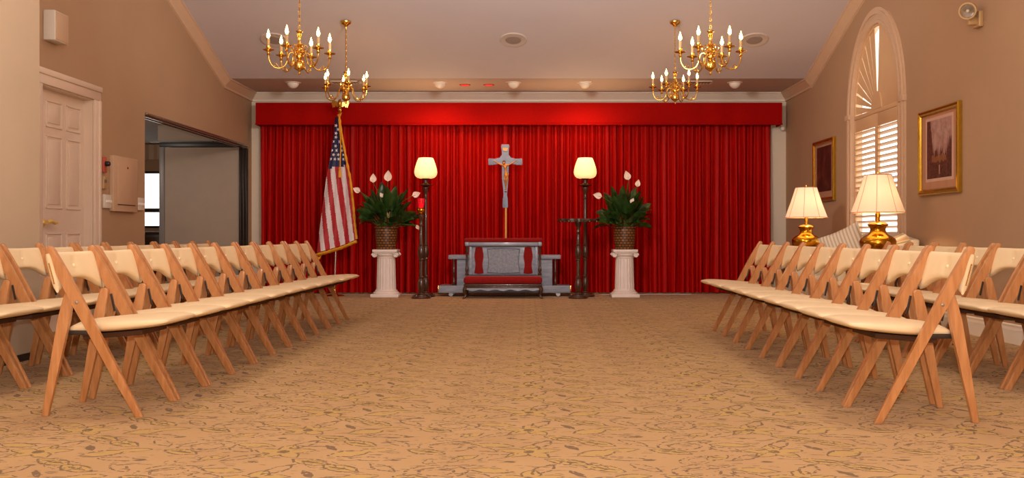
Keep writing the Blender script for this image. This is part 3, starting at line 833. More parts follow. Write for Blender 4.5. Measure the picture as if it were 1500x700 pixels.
# ------------------------------------------------------------------ chandeliers
def chandelier(x, y, zb, rot, label):
    o = empty('chandelier', (x, y, zb), label, 'chandelier', rot, group='brass chandeliers')
    top = zc(y) - zb
    mb = MB()
    mb.lathe([(0, 0), (0.008, 0.004), (0.012, 0.014), (0.006, 0.026), (0.010, 0.034), (0.024, 0.042), (0.046, 0.058), (0.052, 0.085), (0.046, 0.110), (0.026, 0.124),
              (0.018, 0.134), (0.024, 0.146), (0.034, 0.152), (0.034, 0.166), (0.022, 0.176), (0.018, 0.19), (0.028, 0.205), (0.03, 0.22), (0.02, 0.234), (0.013, 0.244),
              (0.022, 0.256), (0.026, 0.268), (0.018, 0.28), (0.011, 0.30), (0.013, 0.325), (0.020, 0.345), (0.022, 0.358), (0.012, 0.366), (0.03, 0.378), (0.03, 0.384), (0.010, 0.39), (0.004, 0.40), (0, 0.402)], seg=20)
    mb.build('column', 'brass', o)
    # chain up to the canopy
    mb = MB(); z = 0.40; k = 0
    while z < top - 0.075:
        a = 0.009; b = 0.020
        axis = (1, 0) if k % 2 == 0 else (0, 1)
        mb.tube([(axis[0] * a * math.cos(t_), axis[1] * a * math.cos(t_), z + 0.018 + b * math.sin(t_)) for t_ in [2 * PI * i / 10 for i in range(10)]], 0.0026, 5, closed=True)
        z += 0.032; k += 1
    mb.tube([(0.004, 0.004, 0.40 + (top - 0.46) * i / 12) if i % 2 else (-0.004, 0.0, 0.40 + (top - 0.46) * i / 12) for i in range(13)], 0.0018, 5)
    mb.build('chain', 'brass', o)
    mb = MB(); mb.lathe([(0, -0.085), (0.007, -0.08), (0.009, -0.06), (0.02, -0.054), (0.028, -0.04), (0.055, -0.026), (0.064, -0.012), (0.064, 0.006)], (0, 0, top), 20); mb.build('canopy', 'brass', o)
    for k in range(6):
        a = PI / 3 * k; ca, sa = math.cos(a), math.sin(a)
        P = lambda r, z: (r * ca, r * sa, z)
        mb = MB()
        path = spline([P(0.03, 0.158), P(0.055, 0.19), P(0.085, 0.18), P(0.10, 0.13), P(0.125, 0.075), P(0.175, 0.05), P(0.225, 0.065), P(0.255, 0.115), P(0.262, 0.18)], 5)
        mb.tube(path, 0.0062, 7)
        mb.tube(spline([P(0.17, 0.05), P(0.2, 0.09), P(0.215, 0.075), P(0.205, 0.066)], 4), 0.004, 6)
        arm = mb.build('arm', 'brass', o)
        mb = MB(); mb.lathe([(0.007, -0.03), (0.016, -0.022), (0.010, -0.012), (0.012, 0.0), (0.022, 0.008), (0.047, 0.016), (0.05, 0.02), (0.02, 0.022), (0.018, 0.026), (0.02, 0.05), (0.014, 0.052)], P(0.262, 0.185), 16); mb.build('candle_cup', 'brass', arm)
        mb = MB(); mb.lathe([(0.0125, 0), (0.0125, 0.075), (0.006, 0.078)], P(0.262, 0.225), 12); mb.build('candle', 'candle', arm)
        mb = MB(); mb.lathe([(0.005, 0), (0.012, 0.010), (0.0155, 0.022), (0.013, 0.036), (0.007, 0.054), (0.0025, 0.072), (0, 0.08)], P(0.262, 0.303), 10); mb.build('bulb', 'bulb_glow', arm)
        mb = MB()
        mb.tube(spline([P(0.018, 0.24), P(0.04, 0.262), P(0.066, 0.25), P(0.07, 0.222), P(0.054, 0.208), P(0.044, 0.222), P(0.054, 0.232)], 4), 0.0045, 6)
        mb.tube(spline([P(0.03, 0.20), P(0.06, 0.20), P(0.075, 0.222)], 4), 0.004, 6)
        mb.build('scroll', 'brass', o)
    return o
CH = [(-2.00, 8.5, 2.235, R(20), 'near left brass chandelier with six lit candle bulbs'), (1.58, 8.5, 2.235, R(-3), 'near right brass chandelier with six lit candle bulbs'),
      (-2.17, 11.57, 2.395, R(47), 'far left brass chandelier above the flag'), (1.73, 11.57, 2.395, R(-1), 'far right brass chandelier with its ceiling canopy in view')]
for c in CH: chandelier(*c)

# ------------------------------------------------------------------ folding chairs
CWH = 0.2275       # half width of the chair
def along(p0, p1, stations, y0, th, floor_cut=True, round_top=True):
    """bar in the xz plane from p0 to p1 with (fraction, half width) stations, extruded th along y"""
    p0 = Vector((p0[0], p0[1])); p1 = Vector((p1[0], p1[1])); d_ = (p1 - p0); n_ = Vector((d_.y, -d_.x)).normalized()
    front = [p0 + d_ * f + n_ * w for f, w in stations]; rear = [p0 + d_ * f - n_ * w for f, w in stations]
    if floor_cut:
        for lst in (front, rear):
            dd_ = lst[1] - lst[0]; lst[0] = lst[0] - dd_ * (lst[0].y / dd_.y)
    pts = front + (list(reversed(rear)))
    if round_top:
        c_ = p1; w = stations[-1][1]; du = d_.normalized()
        cap = [c_ + n_ * (w * math.cos(a)) + du * (w * 0.7 * math.sin(a)) for a in (PI * k / 6 for k in range(1, 6))]
        pts = front + cap + list(reversed(rear))
    mb = MB()
    mb.prism([(p.x, p.y) for p in pts], th, lambda a, b, c: (a + 0.2, y0 + c, b), bev=0.004)
    return mb
TOPX, TOPZ = -0.414, 0.775
def make_chair():
    o = empty('folding_chair', (0, 0, 0), 'chair', 'chair')
    for s in (-1, 1):
        y0 = s * (CWH - 0.012) - 0.012
        lg = along((0, 0), (TOPX, TOPZ), [(0, 0.016), (0.25, 0.0195), (0.5, 0.0225), (0.68, 0.0265), (0.85, 0.025), (0.985, 0.019)], y0, 0.024).build('front_leg', 'chair_wood', o)
        mb = MB(); mb.lathe([(0, 0), (0.009, 0), (0.008, 0.003), (0, 0.005)], (0.2 - 0.285, s * CWH, 0.53), 12, Matrix.Rotation(-s * PI / 2, 3, 'X')); mb.build('bolt', 'steel', lg)
        y0 = s * (CWH - 0.038) - 0.011
        along((-0.447, 0), (-0.336, 0.56), [(0, 0.015), (0.4, 0.021), (0.8, 0.027), (0.96, 0.022)], y0, 0.022).build('rear_leg', 'chair_wood', o)
        mb = MB(); yb = s * (CWH - 0.052)
        mb.box((0.2 - 0.30, yb, 0.385), (0.16, 0.004, 0.022), bev=0.002); mb.box((0.2 - 0.372, yb, 0.375), (0.014, 0.006, 0.055), bev=0.002)
        mb.tube([(0.2 - 0.372, yb, 0.35), (0.2 - 0.36, yb + 0.0, 0.343), (0.2 - 0.35, yb, 0.35)], 0.004, 6)
        mb.box((0.2 - 0.30, s * (CWH - 0.026), 0.50), (0.012, 0.004, 0.09), Matrix.Rotation(R(-12), 3, 'Y'), bev=0.001)
        mb.build('bracket', 'dark_metal', o)
    # seat cushion: cross sections along x
    mb = MB()
    st = [(x, w, 0, lerp(0.400, 0.437, (x + 0.35) / 0.45), th) for x, w, th in ((-0.352, 0.150, 0.012), (-0.345, 0.164, 0.034), (-0.325, 0.170, 0.048), (-0.29, 0.171, 0.054), (-0.262, 0.172, 0.056), (-0.20, 0.186, 0.057),
          (-0.172, 0.206, 0.057), (-0.14, 0.219, 0.056), (-0.09, 0.225, 0.055), (-0.03, 0.227, 0.053), (0.03, 0.226, 0.048), (0.075, 0.221, 0.041), (0.10, 0.212, 0.032), (0.114, 0.200, 0.022), (0.12, 0.186, 0.010))]
    nk = 28; rings = []
    for (x, w, _, zc_, th) in st:
        ring = []
        for k in range(nk):
            a = 2 * PI * k / nk; c_, s_ = math.cos(a), math.sin(a)
            yy = w * math.copysign(abs(c_) ** 0.45, c_); zz = th / 2 * math.copysign(abs(s_) ** 0.7, s_)
            if zz > 0: zz *= 1.0 + 0.25 * (1 - (yy / w) ** 2)
            ring.append((0.2 + x, yy, zc_ + zz))
        rings.append(ring)
    verts = [p for r_ in rings for p in r_]; faces = []
    for i in range(len(rings) - 1):
        for k in range(nk): faces.append([i * nk + k, i * nk + (k + 1) % nk, (i + 1) * nk + (k + 1) % nk, (i + 1) * nk + k])
    faces += [list(range(nk)), list(range((len(rings) - 1) * nk, len(rings) * nk))]
    mb.raw(verts, faces); seat = mb.build('seat', 'leather', o, angle=60)
    mb = MB(); mb.box((0.2 - 0.15, 0, 0.374), (0.28, 0.315, 0.024), Matrix.Rotation(R(-4.5), 3, 'Y'), bev=0.004)
    mb.build('seat_frame', 'apron_wood', seat)
    # back cushion
    mb = MB()
    d_ = Vector((TOPX, 0, TOPZ)).normalized(); n_ = Vector((d_.z, 0, -d_.x))   # n_ points forward and up
    L = math.hypot(TOPX, TOPZ)
    topc = d_ * (0.985 * L)
    d_ = Vector((-math.sin(R(15)), 0, math.cos(R(15)))); n_ = Vector((d_.z, 0, -d_.x))   # the cushion stands steeper than the posts
    ny = 22; na = 24; rings = []
    for i in range(ny + 1):
        u = -1 + 2 * i / ny; hw = 0.232
        q_ = abs(u)
        edge = 1.0 if q_ < 0.93 else math.sqrt(max(0.0, 1 - ((q_ - 0.93) / 0.07) ** 2)) * 0.75 + 0.25
        lo = lerp(-0.126, -0.200, q_ ** 3.0); hi = 0.0
        mid = (lo + hi) / 2; half = (hi - lo) / 2 * (0.9 + 0.1 * edge)
        th = 0.019 * edge + 0.004
        off = -0.012 - 0.016 * (1 - u * u)
        ring = []
        for k in range(na):
            a = 2 * PI * k / na; c_, s_ = math.cos(a), math.sin(a)
            aa = half * math.copysign(abs(c_) ** lerp(0.35, 0.6, q_ ** 4), c_); nn = th * math.copysign(abs(s_) ** 0.5, s_)
            if nn > 0:
                r2 = (u * hw / 0.03) ** 2 + ((aa + 0.0) / 0.03) ** 2
                nn -= 0.012 * math.exp(-r2)
            p = topc + d_ * (mid + aa) + n_ * (off + nn)
            ring.append((p.x + 0.2, u * hw, p.z))
        rings.append(ring)
    verts = [p for r_ in rings for p in r_]; faces = []
    for i in range(ny):
        for k in range(na): faces.append([i * na + k, i * na + (k + 1) % na, (i + 1) * na + (k + 1) % na, (i + 1) * na + k])
    faces += [list(range(na)), list(range(ny * na, (ny + 1) * na))]
    mb.raw(verts, faces); back = mb.build('backrest', 'leather', o, angle=60)
    p = topc + d_ * (-0.069) + n_ * (-0.028 + 0.013)
    mb = MB(); mb.sphere((p.x + 0.2, 0, p.z), 0.009, 10, 6); mb.build('button', 'leather', back)
    for s in (-1, 1):
        mb = MB(); pa = topc + d_ * (-0.10) + n_ * (-0.016)
        rm = Matrix.Rotation(R(-15), 3, 'Y')
        mb.box((pa.x + 0.2, s * 0.2325, pa.z), (0.004, 0.004, 0.100), rm, bev=0.001)
        for k in range(9):
            pp = pa + d_ * (0.0115 * (k - 4))
            mb.sphere((pp.x + 0.2, s * 0.2345, pp.z), 0.0028, 6, 4)
        mb.build('tack_trim', 'brass_deep', back)
    return o
ORD = ['', 'second', 'third', 'fourth', 'fifth', 'sixth', 'seventh', 'eighth', 'ninth', 'tenth', 'eleventh']
proto = make_chair(); used = [False]
def chair(x, y, rz, label, group):
    o = copy_tree(proto) if used[0] else proto
    used[0] = True
    o.location = (x, y, 0); o.rotation_euler = (0, 0, rz); o['label'] = label; o['group'] = group
PITCH = 0.478
jr = random.Random(5)
def row(name, group, n, fx, y0, face, pitch):
    for k in range(n):
        y = y0 + pitch * (k + 0.5)
        rz = (0 if face > 0 else PI) + R(jr.uniform(-0.25, 0.25))
        x = fx(y) - face * 0.2 + jr.uniform(-0.006, 0.006)
        where = 'at the near end of' if k == 0 else ('at the far end of' if k == n - 1 else ORD[k] + ' from the near end of')
        chair(x, y, rz, f'tan padded folding chair {where} the {name}', group)
row('left aisle row', 'chairs in the left aisle row', 11, lambda y: -1.80, 4.48, 1, PITCH)
row('left back row', 'chairs in the left back row', 10, lambda y: -2.755, 4.88, 1, PITCH)
row('right aisle row', 'chairs in the right aisle row', 9, lambda y: 1.55 + 0.02 * (y - 4.32), 4.32, -1, PITCH)
row('right back row', 'chairs in the right back row', 7, lambda y: 2.585, 4.83, -1, PITCH)

# ------------------------------------------------------------------ pedestals and plants
def pedestal(x, y, label):
    o = empty('pedestal', (x, y, 0), label, 'pedestal', group='white column pedestals')
    mb = MB(); mb.box((0, 0, 0.022), (0.38, 0.38, 0.044), bev=0.006)
    mb.lathe([(0.175, 0.044), (0.18, 0.055), (0.17, 0.068), (0.15, 0.075), (0.155, 0.085), (0.14, 0.10)], seg=28); mb.build('base', 'plaster', o)
    mb = MB(); nf = 20; seg = nf * 6
    def shaft(u, v):
        a = 2 * PI * u; r = (0.135 - 0.012 * v) * (1 - 0.055 * (0.5 + 0.5 * math.cos(nf * a)) ** 0.6)
        return (r * math.cos(a), r * math.sin(a), 0.095 + 0.44 * v)
    mb.grid(seg, 6, shaft, closed_u=True); mb.build('fluted_shaft', 'plaster', o, angle=60)
    mb = MB(); mb.lathe([(0.122, 0.53), (0.13, 0.535), (0.13, 0.548), (0.135, 0.555), (0.155, 0.575), (0.15, 0.59)], seg=28)
    for sx in (-1, 1):
        pth = [(sx * 0.145 + sx * 0.034 * (1 - t_ / 11) * math.cos(t_), 0.0, 0.572 + 0.034 * (1 - t_ / 11) * math.sin(t_)) for t_ in [i * 0.5 for i in range(20)]]
        for yy in (-0.12, 0.12):
            mb.tube([(p[0], yy, p[2]) for p in pth], 0.011, 8)
        mb.tube([(sx * 0.145, -0.125, 0.572), (sx * 0.145, 0.125, 0.572)], [0.03, 0.03], 14)
    mb.box((0, 0, 0.603), (0.30, 0.30, 0.02), bev=0.005); mb.box((0, 0, 0.632), (0.335, 0.335, 0.036), bev=0.007)
    mb.build('capital', 'plaster', o)
pedestal(-1.96, 13.4, 'white fluted column pedestal on the left, next to the flag')
pedestal(1.31, 13.4, 'white fluted column pedestal on the right side of the stage')

def leaf(mb, base, az, el, L, W, droop, roll=0.0):
    """stalk and lance shaped blade, in one mesh"""
    d0 = Vector((math.cos(az) * math.cos(el), math.sin(az) * math.cos(el), math.sin(el)))
    side = Vector((-math.sin(az), math.cos(az), 0)); base = Vector(base)
    def pt(s):   # s in 0..1 along stalk+blade
        p = base + d0 * (L * s); p.z -= droop * L * s ** 3; return p
    mb.mi = 1
    mb.tube([pt(s) for s in (0, 0.15, 0.3, 0.45)], [0.006, 0.005, 0.0045, 0.003], 5)
    mb.mi = 0
    n = 9; vs = []
    for i in range(n + 1):
        s = 0.38 + 0.62 * i / n; f = i / n
        w = W * (math.sin(PI * min(1, f ** 0.75)) ** 0.8) if 0 < f < 1 else 0.002
        p = pt(s); tg = (pt(min(1, s + 0.02)) - pt(s - 0.02)).normalized()
        sd = (Matrix.Rotation(roll, 3, tg) @ side); up = sd.cross(tg).normalized()
        if up.z < 0: up = -up
        vs += [p - sd * w + up * (w * 0.30), p - sd * w * 0.5 + up * (w * 0.06), p, p + sd * w * 0.5 + up * (w * 0.06), p + sd * w + up * (w * 0.30)]
    fs = []
    for i in range(n):
        for k in range(4): fs.append([i * 5 + k, i * 5 + k + 1, (i + 1) * 5 + k + 1, (i + 1) * 5 + k])
    mb.raw(vs, fs)
def peace_lily(x, y, seed, flowers, label, ext):
    rnd = random.Random(seed)
    o = empty('peace_lily', (x, y, 0.651), label, 'potted plant', group='peace lilies')
    mb = MB()
    mb.lathe([(0.0, 0.0), (0.125, 0.0), (0.13, 0.01), (0.142, 0.10), (0.15, 0.20), (0.153, 0.285), (0.16, 0.29), (0.162, 0.305), (0.152, 0.312), (0.145, 0.305), (0.143, 0.27)], seg=40, uvw=True, cap=False)
    mb.build('wicker_basket', 'wicker', o)
    mb = MB(); mb.lathe([(0, 0.275), (0.143, 0.272)], seg=24, cap=False); mb.build('soil', 'soil', o)
    mb = MB()
    N = 58
    for k in range(N):
        az = k * 2.399963 + rnd.uniform(-0.3, 0.3)
        f = k / N
        el = R(lerp(84, 24, f ** 0.9)) + R(rnd.uniform(-8, 8))
        L = lerp(0.72, 0.42, f) * rnd.uniform(0.82, 1.05) * (ext if abs(math.cos(az)) > 0.5 else 1)
        b = (0.05 * math.cos(az), 0.05 * math.sin(az), 0.27)
        leaf(mb, b, az, el, L, rnd.uniform(0.055, 0.08), lerp(0.10, 0.30, f) * rnd.uniform(0.7, 1.3), rnd.uniform(-1.0, 1.0))
    mb.build('foliage', ['leaf_green', 'stem_green'], o, angle=80, fix=False)
    for (fx, fz, tilt, sz) in flowers:      # tip position relative to the plant axis
        mb = MB(); yy = -0.16 - 0.05 * rnd.random()
        tip = Vector((fx, yy, fz)); b = Vector((fx * 0.08, -0.02, 0.28))
        mid = Vector((fx * 0.45, yy * 0.6, lerp(0.28, fz, 0.62) + 0.03))
        mb.mi = 1; mb.tube(spline([b, mid, tip], 6), 0.0045, 5)
        mb.mi = 0
        ax = Vector((math.sin(tilt), 0, math.cos(tilt))); sd = Vector((ax.z, 0, -ax.x)); nn = Vector((0, -1, 0))
        n = 8; vs = []
        for i in range(n + 1):
            f = i / n; w = sz * 0.36 * math.sin(PI * f ** 0.7) ** 0.9 if 0 < f < 1 else 0.001
            p = tip + ax * (sz * f) + nn * (-0.15 * sz * math.sin(PI * f))
            vs += [p - sd * w + nn * w * 0.5, p, p + sd * w + nn * w * 0.5]
        mb.raw(vs, [[i * 3 + k, i * 3 + k + 1, (i + 1) * 3 + k + 1, (i + 1) * 3 + k] for i in range(n) for k in range(2)])
        mb.tube([tip + nn * 0.012, tip + nn * 0.016 + ax * sz * 0.45], [0.008, 0.005], 8)
        mb.build('flower', ['flower_white', 'stem_green'], o, angle=80, fix=False)
S_ = 13.3 / F
def fl(cx, px, py, tilt, sz): return ((px - cx) * S_, PZ(py, 13.3) - 0.651, R(tilt), sz)
peace_lily(-1.96, 13.4, 11, [fl(565, 549, 268, 0, 0.125), fl(565, 570, 266, 2, 0.15), fl(565, 530, 281, -65, 0.11), fl(565, 606, 287, 70, 0.115), fl(565, 612, 330, 150, 0.07), fl(565, 563, 289, -35, 0.075)],
           'leafy peace lily in a wicker basket on the left pedestal', 1.05)
peace_lily(1.31, 13.4, 23, [fl(915, 919, 264, -18, 0.13), fl(915, 931, 274, 14, 0.10), fl(915, 880, 288, -78, 0.12), fl(915, 922, 298, 30, 0.08)],
           'leafy peace lily in a wicker basket on the right pedestal', 1.0)

# ------------------------------------------------------------------ turned posts, floor lamps, stands
def turned(h, r):
    """profile of a turned dark post of height h"""
    P = []
    def bulge(z0, z1, r0, rm):
        for k in range(7):
            f = k / 6; P.append((lerp(r0, rm, math.sin(PI * f) ** 0.8), lerp(z0, z1, f)))
    P += [(0.130, 0), (0.134, 0.015), (0.127, 0.03), (0.10, 0.036), (0.095, 0.05), (r * 1.7, 0.06), (r * 1.2, 0.08), (r * 1.6, 0.09)]
    bulge(0.10, 0.26, r * 1.1, r * 1.75)
    P += [(r * 1.3, 0.275), (r * 1.5, 0.285), (r * 1.0, 0.30), (r * 0.92, 0.50), (r * 1.4, 0.51), (r * 1.4, 0.525)]
    bulge(0.535, 0.70, r * 1.1, r * 1.7)
    P += [(r * 1.4, 0.715), (r * 1.0, 0.73), (r * 0.85, h - 0.16), (r * 1.25, h - 0.15), (r * 0.85, h - 0.13), (r * 1.0, h - 0.07), (r * 1.7, h - 0.03), (r * 1.7, h)]
    return P
def torchiere(x, y, label):
    o = empty('torchiere_lamp', (x, y, 0), label, 'floor lamp', group='torchiere floor lamps')
    mb = MB(); mb.lathe(turned(1.50, 0.025), seg=20)
    mb.lathe([(0.02, 1.50), (0.04, 1.515), (0.085, 1.525), (0.09, 1.535), (0.05, 1.545), (0.028, 1.56), (0.024, 1.60), (0.05, 1.61), (0.055, 1.622), (0.02, 1.63)], seg=20)
    mb.build('post', 'dark_wood', o)
    mb = MB(); prof = [(0.05, 1.622), (0.085, 1.624), (0.118, 1.634), (0.142, 1.655), (0.155, 1.685), (0.158, 1.71), (0.154, 1.745), (0.143, 1.79), (0.128, 1.835), (0.113, 1.875), (0.102, 1.90), (0.098, 1.905), (0.094, 1.903)]
    mb.lathe(prof, seg=32, cap=False); mb.build('glass_shade', 'glass_shade', o, angle=60)
    mb = MB(); mb.lathe([(0.0, 1.63), (0.014, 1.63), (0.014, 1.69), (0.03, 1.73), (0.03, 1.75), (0, 1.785)], seg=12); mb.build('bulb', 'candle', o)
    l = bpy.data.lights.new('torchiere_glow', 'POINT'); l.energy = 22; l.color = (1.0, 0.66, 0.32); l.shadow_soft_size = 0.04
    lo = bpy.data.objects.new('torchiere_glow', l); col.objects.link(lo); lo.parent = o; lo.location = (0, 0, 1.83)
    return o
torchiere(-1.42, 13.42, 'dark turned floor lamp with glowing cream shade, left of the crucifix')
torchiere(0.772, 13.42, 'dark turned floor lamp with glowing cream shade, right of the crucifix')
o = empty('votive_stand', (-1.442, 13.05, 0), 'dark turned stand holding a red glass votive light', 'votive stand')
mb = MB(); mb.lathe(turned(1.12, 0.027), seg=20); mb.build('post', 'dark_wood', o)
mb = MB(); mb.lathe([(0.035, 1.12), (0.05, 1.13), (0.038, 1.14), (0.05, 1.15), (0.058, 1.175), (0.054, 1.195), (0.06, 1.205), (0.05, 1.21)], seg=20); mb.build('brass_cup', 'brass_deep', o)
mb = MB(); mb.lathe([(0.034, 1.205), (0.04, 1.24), (0.047, 1.29), (0.049, 1.335), (0.046, 1.335), (0.044, 1.29), (0.03, 1.21)], seg=20, cap=False); mb.build('red_glass', 'red_glass', o)
mb = MB(); mb.lathe([(0.0, 1.21), (0.02, 1.212), (0.022, 1.25), (0.012, 1.265), (0, 1.285)], seg=12); mb.build('flame', 'votive_flame', o)
o = empty('register_stand', (0.657, 13.05, 0), 'dark turned pedestal stand with a wide round scalloped top', 'stand')
mb = MB(); mb.lathe(turned(1.02, 0.026), seg=20); mb.build('post', 'dark_wood', o)
mb = MB(); ns = 72
def rim(i, r): 
    a = 2 * PI * i / ns; return (r * (1 + 0.03 * math.cos(12 * a)) * math.cos(a), r * (1 + 0.03 * math.cos(12 * a)) * math.sin(a))
for (r, z0, z1) in ((0.245, 1.02, 1.035), (0.275, 1.035, 1.062)):
    mb.prism([rim(i, r) for i in range(ns)], z1 - z0, lambda a, b, c: (a, b, z0 + c))
mb.build('top', 'dark_wood', o)
for k in range(5):
    mb = MB(); a = R(-150 + 30 * k); mb.sphere((0.272 * math.cos(a), 0.272 * math.sin(a), 1.028), 0.011, 8, 6); mb.build('stud', 'steel', o)

# ------------------------------------------------------------------ flag
o = empty('flag_on_pole', (-2.70, 13.55, 0), 'American flag with gold fringe hanging from a gold eagle pole', 'flag')
Yf = 13.55
def F2(px, py, dy=0.0): return Vector((PX(px, Yf) + 2.70, dy, PZ(py, Yf)))
mb = MB(); mb.lathe([(0.0, 0), (0.13, 0), (0.135, 0.008), (0.12, 0.016), (0.05, 0.024), (0.035, 0.04), (0.03, 0.08), (0.02, 0.10), (0.024, 0.12), (0.016, 0.13)], seg=28); mb.build('base', 'brass', o)
mb = MB(); tp = F2(497.5, 172); mb.tube([(0, 0, 0.06), (tp.x * 0.5, 0, tp.z * 0.5), tuple(tp)], 0.0135, 12); mb.build('pole', 'steel', o)
# eagle with ball
mb = MB(); et = F2(498, 168)
mb.lathe([(0.016, 0), (0.022, 0.02), (0.012, 0.03), (0.018, 0.045), (0.03, 0.06), (0.028, 0.08), (0.012, 0.095)], tuple(et), 14)
c0 = et + Vector((0, 0, 0.14))
mb.tube(spline([c0 + Vector((0.0, 0.02, -0.06)), c0 + Vector((0, 0, -0.02)), c0 + Vector((0, -0.01, 0.025)), c0 + Vector((0, -0.02, 0.05)), c0 + Vector((0.012, -0.035, 0.055)), c0 + Vector((0.03, -0.045, 0.045))], 4),
        [0.012] + [0.022] * 3 + [0.03] * 5 + [0.024] * 4 + [0.018] * 4 + [0.012, 0.009, 0.006, 0.003], 10)
for s in (-1, 1):
    pts = [(0.01, -0.03), (0.03, 0.03), (0.075, 0.06), (0.115, 0.055), (0.12, 0.02), (0.108, -0.02), (0.10, -0.045), (0.088, -0.02), (0.075, -0.04), (0.062, -0.01), (0.045, -0.03)]
    mb.prism([(s * a, b) for a, b in pts], 0.012, lambda a, b, c: (c0.x + a, c0.y - 0.006 + c + abs(a) * 0.25, c0.z + b))
mb.build('eagle', 'brass', o, angle=50)
# cloth: v runs down the fly, u across the stripes
lft = [(492, 172), (489, 200), (484, 232), (478, 262), (473, 300), (468, 340), (464.5, 370)]
rgt = [(498, 172), (502, 200), (508, 232), (514, 262), (518.5, 300), (521, 330), (523.5, 350)]
def edge_at(lst, v):
    s = v * (len(lst) - 1); i = min(int(s), len(lst) - 2); f = s - i
    return Vector(lst[i]).lerp(Vector(lst[i + 1]), f)
def cloth(u, v, lift=0.0):
    a, b = edge_at(lft, v), edge_at(rgt, v)
    p = a.lerp(b, u)
    sag = 5.0 * v * math.sin(PI * u) * 0.35
    dy = 0.035 * math.sin(u * 7.5 + 1.0 + v * 1.5) * (0.5 + 0.5 * v) + 0.015 * math.sin(u * 17 + v * 3) - 0.02
    return F2(p.x, p.y + sag, dy - 0.03 - lift)
VC = 0.40
def fmat(u, v):
    if v < VC + 0.03 * (0.5 - u): return 2
    a, b = edge_at(lft, v), edge_at(rgt, v); p = a.lerp(b, u)
    return 0 if int((521 - (p.x - 0.13 * (p.y - 250))) / 7.2) % 2 == 1 else 1
mb = MB(); mb.grid(96, 60, cloth, fmat)
mb.mi = 1
rows_ = 9
for r_ in range(rows_):
    v = 0.075 + r_ * 0.033; width = (edge_at(rgt, v) - edge_at(lft, v)).length
    nst = max(1, int(width / 6.0))
    for k in range(nst):
        u = (k + (0.75 if r_ % 2 else 0.4)) / (nst + 0.15)
        if u > 0.93: continue
        cpt = cloth(u, v, 0.004); rs = 0.027
        vs = [cpt] + [cpt + Vector(((rs if i % 2 == 0 else rs * 0.42) * math.sin(PI * i / 5 + 0.3), -0.0035, (rs if i % 2 == 0 else rs * 0.42) * math.cos(PI * i / 5 + 0.3))) for i in range(10)]
        mb.raw(vs, [[0, 1 + i, 1 + (i + 1) % 10] for i in range(10)])
mb.build('flag_cloth', ['flag_red', 'flag_white', 'flag_blue'], o, angle=80, fix=False)
mb = MB()
pth = [cloth(1.0, v) for v in [i / 30 for i in range(31)]]
fw_ = [0.012 + 0.010 * math.sin(i * 1.7) ** 2 for i in range(31)]
mb.tube(pth, fw_, 6)
bot = [cloth(1 - u, 1.0) + Vector((0, 0, -0.032)) for u in [i / 24 for i in range(25)]]
mb.tube(bot, [0.050 + 0.008 * math.sin(i * 2.1) for i in range(25)], 8, flat=0.45)
mb.tube(spline([cloth(0, 1) + Vector((0, 0, -0.02)), cloth(0, 1) + Vector((0.03, -0.01, -0.09)), cloth(0, 1) + Vector((0.055, 0, -0.04)), cloth(0.2, 1) + Vector((0, 0, -0.02))], 5), 0.014, 6)
mb.tube([F2(497, 172, -0.02), F2(500, 166, -0.03), F2(496, 160 + 10, -0.03)], 0.02, 8)
mb.build('fringe', 'gold_fringe', o, angle=80)
mb = MB(); tc = [F2(498, 175, -0.09), F2(501, 210, -0.10), F2(500.5, 245, -0.11)]
mb.tube(spline(tc, 6), 0.008, 6); mb.lathe([(0.003, 0.02), (0.016, 0.015), (0.018, 0.0), (0.012, -0.01), (0.02, -0.05), (0.022, -0.12), (0, -0.12)], tuple(F2(500, 248, -0.11)), 12)
mb.build('tassel', 'gold_fringe', o)

# ------------------------------------------------------------------ crucifix on a rod
o = empty('crucifix', (-0.332, 13.70, 0.571), 'flash-greyed crucifix with a gold figure on a gold rod above the kneeler', 'crucifix')
Yc = 13.70
def C2(px, py): return (PX(px, Yc) + 0.332, PZ(py, Yc) - 0.571)
half = [(734.5, 211.5), (733.5, 215), (735.5, 222), (735.5, 227), (732, 231.5), (725, 233.2), (716, 231.8), (715, 233), (715, 240.5), (716, 242), (724, 241.5), (731, 239.5), (735.5, 239.5), (735.3, 262), (736.5, 275), (738, 284), (736.2, 291), (735.8, 303), (736.5, 304.5)]
left_ = [C2(a + 0.3, b) for a, b in half]; cxm = C2(740.2, 0)[0]
right_ = [(2 * cxm - a, b) for a, b in reversed(left_)]
mb = MB(); mb.prism(left_ + right_, 0.03, lambda a, b, c: (a, -0.015 + c, b), bev=0.006); mb.build('cross', 'cross_flash_glare', o)
mb = MB(); zr = C2(740, 303)[1]; mb.tube([(cxm + 0.008, 0, 0.01), (cxm + 0.008, 0, zr)], 0.013, 10); mb.lathe([(0.08, 0), (0.08, 0.008), (0.02, 0.016), (0.016, 0.03)], (cxm + 0.008, 0, 0), 20); mb.build('rod', 'rod_gold', o)
mb = MB(); pz = C2(0, 219)[1]; mb.prism([(-0.035, 0.018), (-0.02, 0.024), (0.02, 0.016), (0.036, 0.024), (0.03, -0.016), (0.01, -0.022), (-0.03, -0.014)], 0.01, lambda a, b, c: (cxm + a, -0.026 + c, pz + b)); mb.build('plaque', 'corpus_gold', o)
